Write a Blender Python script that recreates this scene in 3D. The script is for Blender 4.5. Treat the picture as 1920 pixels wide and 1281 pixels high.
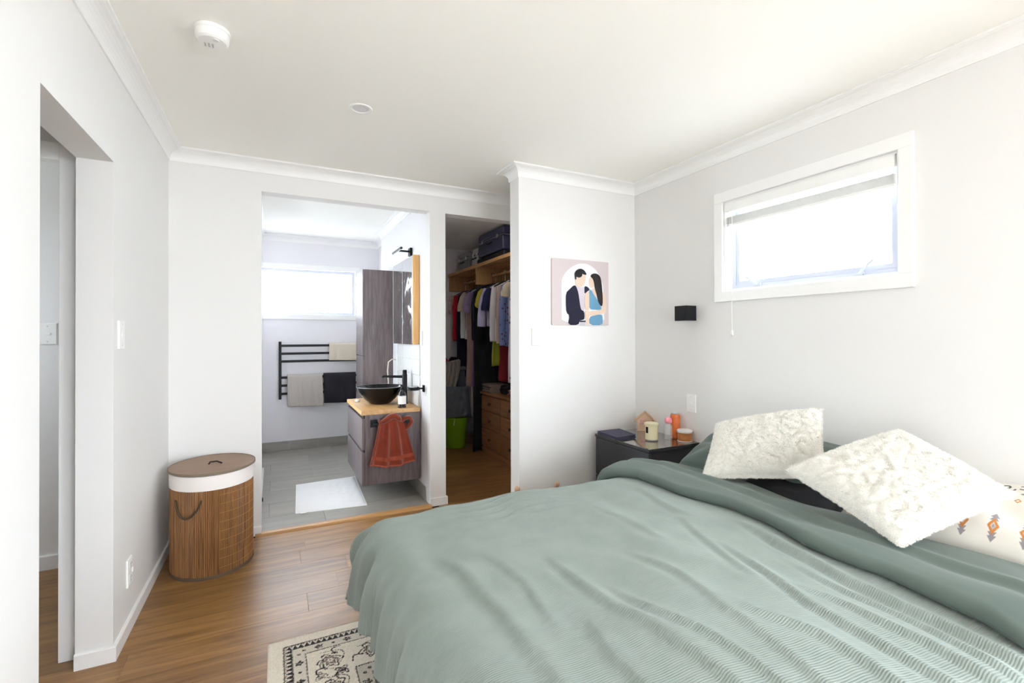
import bpy, bmesh, math, random
import numpy as np
from mathutils import Vector, Matrix

for o in list(bpy.data.objects):
    bpy.data.objects.remove(o)
scn = bpy.context.scene
COL = scn.collection
random.seed(7)
rng = np.random.default_rng(7)

# ------------------------------------------------------------------ camera
F_PX = 886.39
cam_d = bpy.data.cameras.new('camera')
cam_d.sensor_fit = 'HORIZONTAL'
cam_d.sensor_width = 36.0
cam_d.lens = F_PX / 1920.0 * 36.0
cam_d.shift_y = -(640.5 - 626.166) / 1920.0
cam_d.clip_start = 0.02
cam = bpy.data.objects.new('camera', cam_d)
COL.objects.link(cam)
fw = Vector((0.44746, 0.89429, 0.00539)); rt = Vector((0.8943, -0.44745, -0.00278)); up = rt.cross(fw)
m = Matrix.Identity(4)
for i in range(3):
    m[i][0] = rt[i]; m[i][1] = up[i]; m[i][2] = -fw[i]
m[2][3] = 1.268
cam.matrix_world = m
scn.camera = cam

# ------------------------------------------------------------------ daylight, exposure
world = bpy.data.worlds.new('overcast_sky')
scn.world = world
world.use_nodes = True
bg = world.node_tree.nodes['Background']
bg.inputs[0].default_value = (0.855, 0.925, 1.0, 1)
bg.inputs[1].default_value = 15.0
scn.view_settings.view_transform = 'Standard'
scn.view_settings.look = 'None'
scn.view_settings.exposure = 0.34
scn.view_settings.gamma = 1.0
scn.view_settings.use_curve_mapping = False
scn.cycles.max_bounces = 14
scn.cycles.diffuse_bounces = 9
scn.cycles.glossy_bounces = 5
scn.cycles.transparent_max_bounces = 16
scn.cycles.sample_clamp_indirect = 6.0


def portal(name, loc, rot, sx, sy):
    l = bpy.data.lights.new(name, 'AREA')
    l.shape = 'RECTANGLE'; l.size = sx; l.size_y = sy
    l.cycles.is_portal = True
    o = bpy.data.objects.new(name, l)
    COL.objects.link(o)
    o.location = loc; o.rotation_euler = rot
    return o


H90 = math.pi / 2
portal('portal_added_door', (1.45, -2.83, 1.08), (H90, 0, 0), 1.4, 2.1)          # faces +y, in the added door
portal('portal_window', (2.56, 1.53, 1.80), (0, H90, 0), 0.56, 0.92)               # faces -x
portal('portal_bathroom_window', (0.37, 5.95, 1.77), (-H90, 0, 0), 0.96, 0.54)     # faces -y
portal('portal_added_shower_window', (-0.31, 4.30, 1.22), (0, -H90, 0), 1.65, 1.1)          # faces +x, in the added bathroom window
portal('portal_added_side_window', (2.56, -1.45, 1.17), (0, H90, 0), 1.9, 1.9)              # faces -x, in the added side window
portal('portal_added_hall_window', (-2.12, 2.925, 1.55), (0, -H90, 0), 0.6, 0.45)          # faces +x, in the added hall window

# ------------------------------------------------------------------ materials
MATS = {}


def mat(name, col, rough=0.6, metal=0.0, bump=0.0, bscale=200.0, sheen=0.0, spec=0.5, trans=0.0, ior=1.45,
        vary=0.0, vscale=8.0, attr=None, coat=0.0):
    if name in MATS:
        return MATS[name]
    mt = bpy.data.materials.new(name)
    mt.use_nodes = True
    nt = mt.node_tree
    b = nt.nodes['Principled BSDF']
    b.inputs['Base Color'].default_value = (*col, 1)
    b.inputs['Roughness'].default_value = rough
    b.inputs['Metallic'].default_value = metal
    b.inputs['Specular IOR Level'].default_value = spec
    b.inputs['IOR'].default_value = ior
    if sheen:
        b.inputs['Sheen Weight'].default_value = sheen
        b.inputs['Sheen Roughness'].default_value = 0.4
    if trans:
        b.inputs['Transmission Weight'].default_value = trans
    if coat:
        b.inputs['Coat Weight'].default_value = coat
        b.inputs['Coat Roughness'].default_value = 0.08
    tc = nt.nodes.new('ShaderNodeTexCoord')
    src = None
    if attr:
        a = nt.nodes.new('ShaderNodeAttribute'); a.attribute_name = attr
        src = a.outputs['Color']
        nt.links.new(src, b.inputs['Base Color'])
    if vary:
        n = nt.nodes.new('ShaderNodeTexNoise'); n.inputs['Scale'].default_value = vscale; n.inputs['Detail'].default_value = 5
        nt.links.new(tc.outputs['Object'], n.inputs['Vector'])
        mx = nt.nodes.new('ShaderNodeMixRGB'); mx.blend_type = 'MULTIPLY'
        mx.inputs[0].default_value = 1.0
        cr = nt.nodes.new('ShaderNodeValToRGB')
        cr.color_ramp.elements[0].position = 0.3; cr.color_ramp.elements[1].position = 0.7
        cr.color_ramp.elements[0].color = (1 - vary,) * 3 + (1,)
        cr.color_ramp.elements[1].color = (1, 1, 1, 1)
        nt.links.new(n.outputs['Fac'], cr.inputs[0])
        if src: nt.links.new(src, mx.inputs[1])
        else: mx.inputs[1].default_value = (*col, 1)
        nt.links.new(cr.outputs[0], mx.inputs[2])
        nt.links.new(mx.outputs[0], b.inputs['Base Color'])
    if bump:
        n2 = nt.nodes.new('ShaderNodeTexNoise'); n2.inputs['Scale'].default_value = bscale; n2.inputs['Detail'].default_value = 3
        nt.links.new(tc.outputs['Object'], n2.inputs['Vector'])
        bp = nt.nodes.new('ShaderNodeBump'); bp.inputs['Strength'].default_value = bump; bp.inputs['Distance'].default_value = 0.002
        nt.links.new(n2.outputs['Fac'], bp.inputs['Height'])
        nt.links.new(bp.outputs[0], b.inputs['Normal'])
    MATS[name] = mt
    return mt


def wood(name, c0, c1, rough=0.45, axis=0, scale=1.0, knots=0.0, coat=0.0, rand=0.25, stretch=14.0, streak=None):
    """grain running along one axis of the object, each object with its own offset and tone"""
    if name in MATS:
        return MATS[name]
    mt = bpy.data.materials.new(name); mt.use_nodes = True
    nt = mt.node_tree; N = nt.nodes; L = nt.links
    b = N['Principled BSDF']
    b.inputs['Roughness'].default_value = rough
    if coat:
        b.inputs['Coat Weight'].default_value = coat; b.inputs['Coat Roughness'].default_value = 0.12
    tc = N.new('ShaderNodeTexCoord'); oi = N.new('ShaderNodeObjectInfo')
    mp = N.new('ShaderNodeMapping'); mp.vector_type = 'POINT'
    sc = [stretch * scale] * 3; sc[axis] = 1.0 * scale
    mp.inputs['Scale'].default_value = sc
    mul = N.new('ShaderNodeMath'); mul.operation = 'MULTIPLY'; mul.inputs[1].default_value = 37.0
    L.new(oi.outputs['Random'], mul.inputs[0])
    cb = N.new('ShaderNodeCombineXYZ')
    for i in range(3): L.new(mul.outputs[0], cb.inputs[i])
    L.new(cb.outputs[0], mp.inputs['Location'])
    L.new(tc.outputs['Object'], mp.inputs['Vector'])
    n1 = N.new('ShaderNodeTexNoise'); n1.inputs['Scale'].default_value = 1.6; n1.inputs['Detail'].default_value = 8
    n1.inputs['Roughness'].default_value = 0.62; n1.inputs['Distortion'].default_value = 0.6
    L.new(mp.outputs[0], n1.inputs['Vector'])
    cr = N.new('ShaderNodeValToRGB')
    cr.color_ramp.elements[0].position = 0.30; cr.color_ramp.elements[0].color = (*c0, 1)
    cr.color_ramp.elements[1].position = 0.68; cr.color_ramp.elements[1].color = (*c1, 1)
    if streak:
        e = cr.color_ramp.elements.new(0.24); e.color = (*streak, 1)
    L.new(n1.outputs['Fac'], cr.inputs[0])
    # tone of each piece
    mr = N.new('ShaderNodeMapRange'); mr.inputs[3].default_value = 1 - rand; mr.inputs[4].default_value = 1 + rand * 0.3
    L.new(oi.outputs['Random'], mr.inputs[0])
    vm = N.new('ShaderNodeVectorMath'); vm.operation = 'SCALE'
    L.new(cr.outputs[0], vm.inputs[0]); L.new(mr.outputs[0], vm.inputs['Scale'])
    L.new(vm.outputs[0], b.inputs['Base Color'])
    bp = N.new('ShaderNodeBump'); bp.inputs['Strength'].default_value = 0.12; bp.inputs['Distance'].default_value = 0.001
    L.new(n1.outputs['Fac'], bp.inputs['Height']); L.new(bp.outputs[0], b.inputs['Normal'])
    MATS[name] = mt
    return mt


def pane_mat():
    mt = bpy.data.materials.new('window_glass'); mt.use_nodes = True
    nt = mt.node_tree; nt.nodes.clear()
    out = nt.nodes.new('ShaderNodeOutputMaterial')
    t = nt.nodes.new('ShaderNodeBsdfTransparent'); g = nt.nodes.new('ShaderNodeBsdfGlossy'); g.inputs['Roughness'].default_value = 0.02
    mx = nt.nodes.new('ShaderNodeMixShader'); mx.inputs[0].default_value = 0.06
    nt.links.new(t.outputs[0], mx.inputs[1]); nt.links.new(g.outputs[0], mx.inputs[2]); nt.links.new(mx.outputs[0], out.inputs[0])
    MATS['pane'] = mt
    return mt


WALL = mat('wall_paint', (0.785, 0.778, 0.765), 0.75, bump=0.05, bscale=350)
BWALL = mat('bathroom_paint', (0.80, 0.785, 0.81), 0.6, bump=0.04, bscale=350)
CEIL = mat('ceiling_paint', (0.93, 0.925, 0.885), 0.85, bump=0.04, bscale=300)
TRIM = mat('trim_gloss_white', (0.88, 0.88, 0.87), 0.35)
WHITE = mat('white_plastic', (0.88, 0.88, 0.86), 0.35)
BLACK = mat('matte_black_metal', (0.007, 0.007, 0.009), 0.45, spec=0.25)
ALU = mat('white_aluminium', (0.56, 0.59, 0.68), 0.4)
STEEL = mat('brushed_steel', (0.55, 0.55, 0.56), 0.3, metal=1.0)
PANE = pane_mat()
PLANK = wood('floor_plank_wood', (0.150, 0.066, 0.019), (0.38, 0.198, 0.068), rough=0.33, axis=0, scale=1.3, rand=0.22, stretch=11, streak=(0.13, 0.058, 0.022))
OAK = wood('oak', (0.50, 0.26, 0.09), (0.66, 0.40, 0.17), rough=0.42, axis=1, scale=2, rand=0.1)
OAKX = wood('oak_threshold', (0.40, 0.20, 0.065), (0.55, 0.30, 0.11), rough=0.4, axis=0, scale=2, rand=0.1)
OAKZ = wood('oak_vertical', (0.58, 0.30, 0.085), (0.70, 0.40, 0.14), rough=0.42, axis=2, scale=2, rand=0.1)
PINE = wood('pine_shelf', (0.52, 0.27, 0.10), (0.66, 0.38, 0.16), rough=0.5, axis=1, scale=2, rand=0.12)
DRESS = wood('dresser_pine', (0.26, 0.12, 0.045), (0.42, 0.21, 0.085), rough=0.35, axis=1, scale=2.2, rand=0.15)
VAN = wood('grey_wood_laminate', (0.070, 0.051, 0.055), (0.165, 0.128, 0.131), rough=0.5, axis=2, scale=2.4, rand=0.08)
BAMBOO = wood('bamboo_slat', (0.13, 0.052, 0.016), (0.40, 0.19, 0.07), rough=0.5, axis=2, scale=3, rand=0.1, stretch=34)
BAMLID = wood('bamboo_lid', (0.20, 0.115, 0.065), (0.33, 0.20, 0.125), rough=0.5, axis=0, scale=3, rand=0.1, stretch=22)
TILE = wood('grey_floor_tile', (0.275, 0.260, 0.232), (0.37, 0.35, 0.315), rough=0.3, axis=0, scale=1.4, rand=0.1, stretch=9)
GROUT = mat('grout', (0.27, 0.255, 0.23), 0.9, bump=0.1)


# ------------------------------------------------------------------ mesh helpers
class MB:
    def __init__(s):
        s.v = []; s.f = []

    def box(s, x0, y0, z0, x1, y1, z1):
        b = len(s.v)
        s.v += [(x0, y0, z0), (x1, y0, z0), (x1, y1, z0), (x0, y1, z0), (x0, y0, z1), (x1, y0, z1), (x1, y1, z1), (x0, y1, z1)]
        s.f += [tuple(b + i for i in q) for q in ((0, 3, 2, 1), (4, 5, 6, 7), (0, 1, 5, 4), (1, 2, 6, 5), (2, 3, 7, 6), (3, 0, 4, 7))]
        return s

    def rings(s, rings, cap=True, close=True):
        """list of rings of equal length joined into a skin"""
        b = len(s.v); n = len(rings[0])
        for r in rings: s.v += [tuple(p) for p in r]
        m_ = n if close else n - 1
        for i in range(len(rings) - 1):
            for j in range(m_):
                k = (j + 1) % n
                s.f.append((b + i * n + j, b + i * n + k, b + (i + 1) * n + k, b + (i + 1) * n + j))
        if cap:
            s.f.append(tuple(b + j for j in reversed(range(n))))
            s.f.append(tuple(b + (len(rings) - 1) * n + j for j in range(n)))
        return s

    def lathe(s, prof, c, n=24, ex=1.0, ey=1.0, cap=True):
        cx, cy, cz = c
        return s.rings([[(cx + r * ex * math.cos(2 * math.pi * j / n), cy + r * ey * math.sin(2 * math.pi * j / n), cz + z) for j in range(n)] for r, z in prof], cap)

    def tube(s, pts, r, n=8, cap=True):
        pts = [Vector(p) for p in pts]; rings = []
        ref = None
        for i, p in enumerate(pts):
            t = (pts[min(i + 1, len(pts) - 1)] - pts[max(i - 1, 0)]).normalized()
            if ref is None:
                ref = t.orthogonal().normalized()
            u = (ref - t * ref.dot(t))
            u = u.normalized() if u.length > 1e-6 else t.orthogonal().normalized()
            ref = u
            w = t.cross(u)
            rr = r[i] if isinstance(r, (list, tuple)) else r
            rings.append([p + (u * math.cos(2 * math.pi * j / n) + w * math.sin(2 * math.pi * j / n)) * rr for j in range(n)])
        return s.rings(rings, cap)

    def extrude(s, poly, d):
        """poly: 3D points of a planar outline, d: extrusion vector"""
        d = Vector(d)
        b = len(s.v); n = len(poly)
        s.v += [tuple(p) for p in poly] + [tuple(Vector(p) + d) for p in poly]
        s.f.append(tuple(b + i for i in reversed(range(n))))
        s.f.append(tuple(b + n + i for i in range(n)))
        for i in range(n):
            k = (i + 1) % n
            s.f.append((b + i, b + k, b + n + k, b + n + i))
        return s

    def grid(s, P, close_v=False):
        """P: array (nu, nv, 3)"""
        b = len(s.v); nu, nv = P.shape[:2]
        s.v += [tuple(p) for p in P.reshape(-1, 3)]
        mv = nv if close_v else nv - 1
        for i in range(nu - 1):
            for j in range(mv):
                k = (j + 1) % nv
                s.f.append((b + i * nv + j, b + (i + 1) * nv + j, b + (i + 1) * nv + k, b + i * nv + k))
        return s

    def build(s, name, material, parent=None, smooth=False, bevel=0.0, seg=2, fixn=True):
        me = bpy.data.meshes.new(name)
        me.from_pydata(s.v, [], s.f)
        if fixn or bevel:
            bm = bmesh.new(); bm.from_mesh(me)
            if bevel:
                es = [e for e in bm.edges if len(e.link_faces) == 2 and e.calc_face_angle(0) > 0.5]
                bmesh.ops.bevel(bm, geom=es, offset=bevel, segments=seg, profile=0.5, affect='EDGES', clamp_overlap=True)
            if fixn:
                bmesh.ops.recalc_face_normals(bm, faces=bm.faces)
            bm.to_mesh(me); bm.free()
        return link(name, me, material, parent, smooth)


def link(name, me, material, parent=None, smooth=False):
    o = bpy.data.objects.new(name, me)
    COL.objects.link(o)
    if material: me.materials.append(material)
    if smooth:
        me.shade_smooth()
        if smooth == 'auto':
            bm = bmesh.new(); bm.from_mesh(me)
            for e in bm.edges:
                if len(e.link_faces) == 2 and e.calc_face_angle(0) > 0.6: e.smooth = False
            bm.to_mesh(me); bm.free()
    n = len(me.vertices)
    co = np.empty(n * 3); me.vertices.foreach_get('co', co); co = co.reshape(-1, 3)
    if parent is not None:
        chain = Vector((0, 0, 0)); q = parent
        while q is not None:
            chain += q.location; q = q.parent
        mn, mx = co.min(0), co.max(0)
        org = Vector(((mn[0] + mx[0]) / 2, (mn[1] + mx[1]) / 2, mn[2]))
        co -= np.array(org)
        o.parent = parent
        o.location = org - chain
    else:
        mn, mx = co.min(0), co.max(0)
        org = np.array(((mn[0] + mx[0]) / 2, (mn[1] + mx[1]) / 2, mn[2]))
        co -= org
        o.location = org
    me.vertices.foreach_set('co', co.ravel())
    me.update()
    return o


def np_mesh(name, V, Fq, uv=None, col=None):
    me = bpy.data.meshes.new(name)
    me.from_pydata(V.tolist(), [], Fq.tolist())
    if uv is not None:
        ul = me.uv_layers.new(name='UVMap')
        li = np.empty(len(me.loops), dtype=np.int32); me.loops.foreach_get('vertex_index', li)
        ul.data.foreach_set('uv', uv[li].astype(np.float32).ravel())
    if col is not None:
        ca = me.color_attributes.new('Col', 'FLOAT_COLOR', 'POINT')
        c4 = np.ones((len(V), 4), dtype=np.float32); c4[:, :3] = col
        ca.data.foreach_set('color', c4.ravel())
    return me


def grid_faces(nu, nv, off=0):
    i, j = np.meshgrid(np.arange(nu - 1), np.arange(nv - 1), indexing='ij')
    a = (i * nv + j).ravel() + off
    return np.stack([a, a + nv, a + nv + 1, a + 1], 1)


def tag(o, label, cat, group=None, kind=None):
    o['label'] = label; o['category'] = cat
    if group: o['group'] = group
    if kind: o['kind'] = kind
    return o


def thing(name, label, cat, loc, group=None):
    o = bpy.data.objects.new(name, None)
    COL.objects.link(o)
    o.empty_display_size = 0.05
    o.location = loc
    return tag(o, label, cat, group)


def struct(o, label=None):
    o['kind'] = 'structure'
    if label: o['label'] = label
    return o


def sines(seed, n=8, fmin=1.0, fmax=6.0):
    """smooth 2D noise as a sum of sines, about -1..1"""
    r = np.random.default_rng(seed)
    k = r.uniform(fmin, fmax, n); a = r.uniform(0, 2 * np.pi, n); ph = r.uniform(0, 2 * np.pi, n)
    w = 1 / np.sqrt(n) * 1.2
    return lambda x, y: sum(w * np.sin(k[i] * (np.cos(a[i]) * x + np.sin(a[i]) * y) + ph[i]) for i in range(n))


def smooth01(x):
    x = np.clip(x, 0, 1)
    return x * x * (3 - 2 * x)


# ------------------------------------------------------------------ room shell
XL, XR, YB, YN, YS, ZC = -0.57, 2.43, 3.438, 2.777, -2.7, 2.40
YB2, YF, YN2, XN = 3.54, 5.82, 2.905, 1.442
BX0, BX1, BZ = -0.08, 1.034, 2.208
CX0, CX1, CZ = 1.156, 2.10, 2.205
DY0, DY1, DZ, DX = 1.7135, 2.367, 1.96, -0.685
WY0, WY1, WZ0, WZ1 = 1.08, 1.983, 1.535, 2.075

g = MB().box(-14, -16, -0.20, 16, 22, -0.15)  # unseen ground, kept pale to bounce daylight up to the ceiling
struct(g.build('ground_outside', mat('pale_bounce_ground', (0.80, 0.79, 0.76), 0.9, bump=0.1, vary=0.15, vscale=1.5)))

ceil = MB().box(-2.1, YS - 0.15, ZC, XR + 0.15, YF + 0.15, ZC + 0.12)
struct(ceil.build('ceiling', CEIL), 'flat white plaster ceiling')

w = MB()
w.box(DX, YS, 0, XL, DY0, ZC); w.box(DX, DY1, 0, XL, YB2, ZC); w.box(DX, DY0, DZ, XL, DY1, ZC)
struct(w.build('wall_left', WALL), 'white painted wall with an open doorway')

w = MB()
w.box(XL, YB, 0, BX0, YB2, ZC); w.box(BX0, YB, BZ, BX1, YB2, ZC); w.box(BX1, YB, 0, CX0, YB2, ZC)
w.box(CX0, YB, CZ, CX1, YB2, ZC); w.box(CX1, YB, 0, XR, YB2, ZC)
struct(w.build('wall_back', WALL), 'white wall with openings into the bathroom and the wardrobe')

w = MB()
w.box(XN, YN, 0, XR, YN2, ZC)
struct(w.build('wall_partition', WALL), 'short white partition wall carrying the tufted picture')

w = MB()
w.box(XR, YS, 0, XR + 0.13, -2.40, ZC); w.box(XR, -0.50, 0, XR + 0.13, WY0, ZC); w.box(XR, -2.40, 0, XR + 0.13, -0.50, 0.22); w.box(XR, -2.40, 2.12, XR + 0.13, -0.50, ZC)
w.box(XR, WY1, 0, XR + 0.13, YF + 0.13, ZC)
w.box(XR, WY0, 0, XR + 0.13, WY1, WZ0); w.box(XR, WY0, WZ1, XR + 0.13, WY1, ZC)
struct(w.build('wall_right', WALL), 'off-white wall with a high window behind the bed head')

w = MB()   # wall behind the camera, opened for the added sliding door
w.box(DX, YS - 0.12, 0, 0.75, YS, ZC); w.box(2.15, YS - 0.12, 0, XR + 0.13, YS, ZC); w.box(0.75, YS - 0.12, 2.13, 2.15, YS, ZC)
struct(w.build('wall_front', WALL), 'white wall with an opening for the added sliding door')

w = MB()   # bathroom left wall
w.box(-0.29, YB2, 0, -0.17, 3.75, ZC); w.box(-0.29, 4.85, 0, -0.17, YF, ZC); w.box(-0.29, 3.75, 0, -0.17, 4.85, 0.40); w.box(-0.29, 3.75, 2.05, -0.17, 4.85, ZC)
struct(w.build('wall_bathroom_left', BWALL))
wbr = MB()
wbr.box(BX1, YB2, 0, CX0, 5.25, ZC); wbr.box(1.11, 5.25, 0, CX0, YF, ZC)
wbr = struct(wbr.build('wall_bathroom_right', BWALL), 'white bathroom wall behind vanity and mirror')
w = MB()
FX0, FX1, FZ0, FZ1 = -0.145, 0.84, 1.52, 2.03
w.box(-0.29, YF, 0, FX0, YF + 0.12, ZC); w.box(FX1, YF, 0, XR, YF + 0.12, ZC)
w.box(FX0, YF, 0, FX1, YF + 0.12, FZ0); w.box(FX0, YF, FZ1, FX1, YF + 0.12, ZC)
struct(w.build('wall_far', BWALL), 'far white wall of bathroom and wardrobe')

# hall beyond the doorway
w = MB()
w.box(-2.0, 0.6, 0, DX, 0.7, ZC)
w.box(-2.0, 2.455, 0, -1.62, 2.56, ZC); w.box(-1.62, 2.455, 1.985, -0.757, 2.56, ZC); w.box(-0.757, 2.455, 0, DX, 2.56, ZC)
struct(w.build('wall_hall', WALL), 'hall wall with a second doorway')
w = MB()
w.box(-2.0, 3.46, 0, DX, 3.56, ZC)
w.box(-2.1, 0.6, 0, -2.0, 2.70, ZC); w.box(-2.1, 3.15, 0, -2.0, 3.56, ZC); w.box(-2.1, 2.70, 0, -2.0, 3.15, 1.25); w.box(-2.1, 2.70, 1.85, -2.0, 3.15, ZC)
struct(w.build('wall_hall_far', WALL), 'wall of the room beyond the hall')

# door frame standing at the edge of the second doorway
d1 = MB(); d1.box(-0.757, 2.44, 0, -0.693, 2.4545, 2.03); d1.box(-1.66, 2.44, 1.965, -0.757, 2.4545, 2.03)
d1 = struct(d1.build('door_1', TRIM, bevel=0.003), 'white door frame just inside the hall')
for z in (1.055, 0.965):
    MB().box(-0.7605, 2.462, z, -0.7572, 2.50, z + 0.05).build('strike_plate', BLACK, d1)


# --------------------------------------------------- sweeps: cornice and skirting
def offset_poly(path, d, closed):
    """mitred offset of a plan polyline to its right-hand side by d"""
    n = len(path); out = []
    P = [Vector(p) for p in path]
    for i in range(n):
        a = P[i - 1] if (i > 0 or closed) else None
        c = P[(i + 1) % n] if (i < n - 1 or closed) else None
        t0 = (P[i] - a).normalized() if a is not None else None
        t1 = (c - P[i]).normalized() if c is not None else None
        if t0 is None: t0 = t1
        if t1 is None: t1 = t0
        n0 = Vector((t0.y, -t0.x)); n1 = Vector((t1.y, -t1.x))
        k = 1 + n0.dot(n1)
        out.append(P[i] + (n0 + n1) * (d / max(k, 0.15)))
    return out


def sweep(name, path, prof, material, closed=False, label=None, parent=None):
    b = MB(); cols = [offset_poly(path, d, closed) for d, z in prof]
    rings = []
    n = len(path)
    for i in list(range(n)) + ([0] if closed else []):
        rings.append([(cols[k][i].x, cols[k][i].y, prof[k][1]) for k in range(len(prof))])
    b.rings(rings, cap=not closed)
    o = b.build(name, material, parent)
    if parent is None: struct(o, label)
    return o


def cove(z):
    p = [(0.0, z - 0.075), (0.007, z - 0.075), (0.008, z - 0.068)]
    for i in range(7):
        a = i / 6 * H90
        p.append((0.058 - 0.05 * math.cos(a) + 0.000, z - 0.064 + 0.05 * math.sin(a)))
    p += [(0.062, z - 0.012), (0.070, z - 0.010), (0.070, z), (0.0, z)]
    return p


room = [(XL, YS), (XL, YB), (XR, YB), (XR, YN2), (XN, YN2), (XN, YN), (XR, YN), (XR, YS)]
sweep('trim_1', room, cove(ZC - 0.0005), TRIM, True, 'white cove cornice running round the bedroom ceiling')
bath = [(-0.17, YB2), (-0.17, YF), (1.11, YF), (1.11, 5.25), (BX1, 5.25), (BX1, YB2)]
sweep('trim_2', bath, cove(ZC - 0.0005), TRIM, True, 'white cove cornice round the bathroom ceiling')

SK = [(0.0, 0.0), (0.012, 0.0), (0.012, 0.056), (0.009, 0.060), (0.0, 0.060)]
sweep('baseboard_left', [(XL, YS), (XL, DY0), (DX, DY0)], SK, TRIM, label='white skirting on the wall near the doorway')
sweep('baseboard_corner', [(DX, DY1), (XL, DY1), (XL, YB), (BX0, YB)], SK, TRIM, label='white skirting behind the laundry hamper')
sweep('baseboard_pier', [(BX1, YB), (CX0, YB), (CX0, YB2)], SK, TRIM, label='white skirting on the pier between the openings')
sweep('baseboard_partition', [(CX1, YB), (XR, YB), (XR, YN2), (XN, YN2), (XN, YN), (XR - 0.0125, YN)], SK, TRIM, label='white skirting around the partition wall')
sweep('baseboard_right', [(XR, YN), (XR, YS)], SK, TRIM, label='white skirting behind the bed head')
sweep('baseboard_hall', [(-2.0, 3.46), (DX, 3.46)], [(a * 1.0, b * 1.3) for a, b in SK], TRIM, label='white skirting in the room beyond the hall')

# ------------------------------------------------------------------ floors
fl = MB().box(-2.0, YS - 0.12, -0.12, XR, YF, -0.0085)
fl = struct(fl.build('floor', mat('dark_underlay', (0.06, 0.035, 0.02), 0.9)), 'warm brown timber plank floor')
PW = 0.1735
rows = []
y = 3.076
while y > YS: y -= PW
joints = {}   # row index from the photo
k = 0
plank_id = 0


def plank_row(y0, y1, xa, xb, first):
    xs = [xa]; x = first
    while x < xb - 0.02:
        if x > xa + 0.02: xs.append(x)
        x += 1.22
    xs.append(xb)
    for a, b in zip(xs[:-1], xs[1:]):
        mb = MB()
        gp, ch = 0.00015, 0.0009
        x0, x1, yy0, yy1 = a + gp, b - gp, y0 + gp, y1 - gp
        mb.v = [(x0, yy0, -0.008), (x1, yy0, -0.008), (x1, yy1, -0.008), (x0, yy1, -0.008),
                (x0, yy0, -ch * 0.5), (x1, yy0, -ch * 0.5), (x1, yy1, -ch * 0.5), (x0, yy1, -ch * 0.5),
                (x0 + ch, yy0 + ch, 0), (x1 - ch, yy0 + ch, 0), (x1 - ch, yy1 - ch, 0), (x0 + ch, yy1 - ch, 0)]
        mb.f = [(0, 1, 5, 4), (1, 2, 6, 5), (2, 3, 7, 6), (3, 0, 4, 7), (4, 5, 9, 8), (5, 6, 10, 9), (6, 7, 11, 10), (7, 4, 8, 11), (8, 9, 10, 11)]
        mb.build('plank', PLANK, fl, fixn=False)


known = {0: 0.128, 1: 0.360, 3: 0.138}      # row below y = 3.076 -> x of a board end seen in the photograph
r_ = random.Random(3)
for i in range(-17, 36):
    y1 = 3.076 - i * PW; y0 = y1 - PW
    if y0 < YS - 0.1: break
    f0 = known.get(i, r_.uniform(-0.6, 0.6)) - 1.22 * 3
    if y1 > YB2:
        plank_row(max(y0, YB2 - 0.13), min(y1, YF), CX0, XR, f0)
        if y0 < 3.46: plank_row(y0, 3.46, -1.98, DX, f0)
        continue
    if y1 > 3.403:      # strip under the back wall line
        plank_row(y0, min(y1, 3.403), XL, BX1 + 0.06, f0)
        plank_row(y0, min(y1, 3.46), -1.98, DX, f0)
        plank_row(y0, y1, BX1 + 0.06, XR, f0)
        continue
    xa = XL if (y0 > DY1 or y1 < DY0) else -1.98
    plank_row(y0, y1, xa, XR, f0)
    if xa == XL and y0 > 0.6: plank_row(y0, y1, -1.98, DX, f0 + 0.4)

# bathroom floor, tiles laid in a half bond
bf = struct(MB().box(-0.29, 3.45, -0.0080, 1.11, YF, 0.006).build('floor_bathroom', GROUT), 'grey stone-look tile floor of the bathroom')
ty = YF - 0.005; row = 0
while ty > 3.46:
    y0 = max(ty - 0.300, 3.452)
    x = -0.64 - (0.25 if row % 2 else 0.0)
    xs = []
    while x < 1.10:
        a, b = max(x, -0.167), min(x + 0.5985, 1.107 if y0 > 5.25 else BX1 - 0.001)
        if b - a > 0.02:
            MB().box(a, y0, 0.0, b, ty, 0.012).build('tile', TILE, bf, bevel=0.0012, seg=1)
        x += 0.60
    ty -= 0.3015; row += 1
# tiled upstands
for nm, segs in (('baseboard_bathroom_far', [('x', -0.16 + 0.3 * i, -0.16 + 0.3 * i + 0.298) for i in range(5)]),
                 ('baseboard_bathroom_right', [('y', 3.545 + 0.3 * i, 3.545 + 0.3 * i + 0.298) for i in range(5)])):
    root = None
    for ax, a, b in segs:
        if ax == 'x':
            mb = MB().box(a, YF - 0.009, 0.0125, min(b, 1.105), YF - 0.0005, 0.115)
        else:
            mb = MB().box(BX1 - 0.009, a, 0.0125, BX1 - 0.0005, b, 0.115)
        if root is None:
            root = struct(mb.build(nm, TILE, bevel=0.001, seg=1), 'grey tile upstand along the bathroom wall')
        else:
            mb.build('tile', TILE, root, bevel=0.001, seg=1)
th = MB(); th.rings([[(x, 3.402, 0.0), (x, 3.404, 0.006), (x, 3.414, 0.013), (x, 3.436, 0.017), (x, 3.452, 0.016), (x, 3.452, 0.0)] for x in (BX0 - 0.035, BX1 + 0.004)])
struct(th.build('trim_3', OAKX), 'orange oak threshold strip between bedroom and bathroom')

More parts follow.
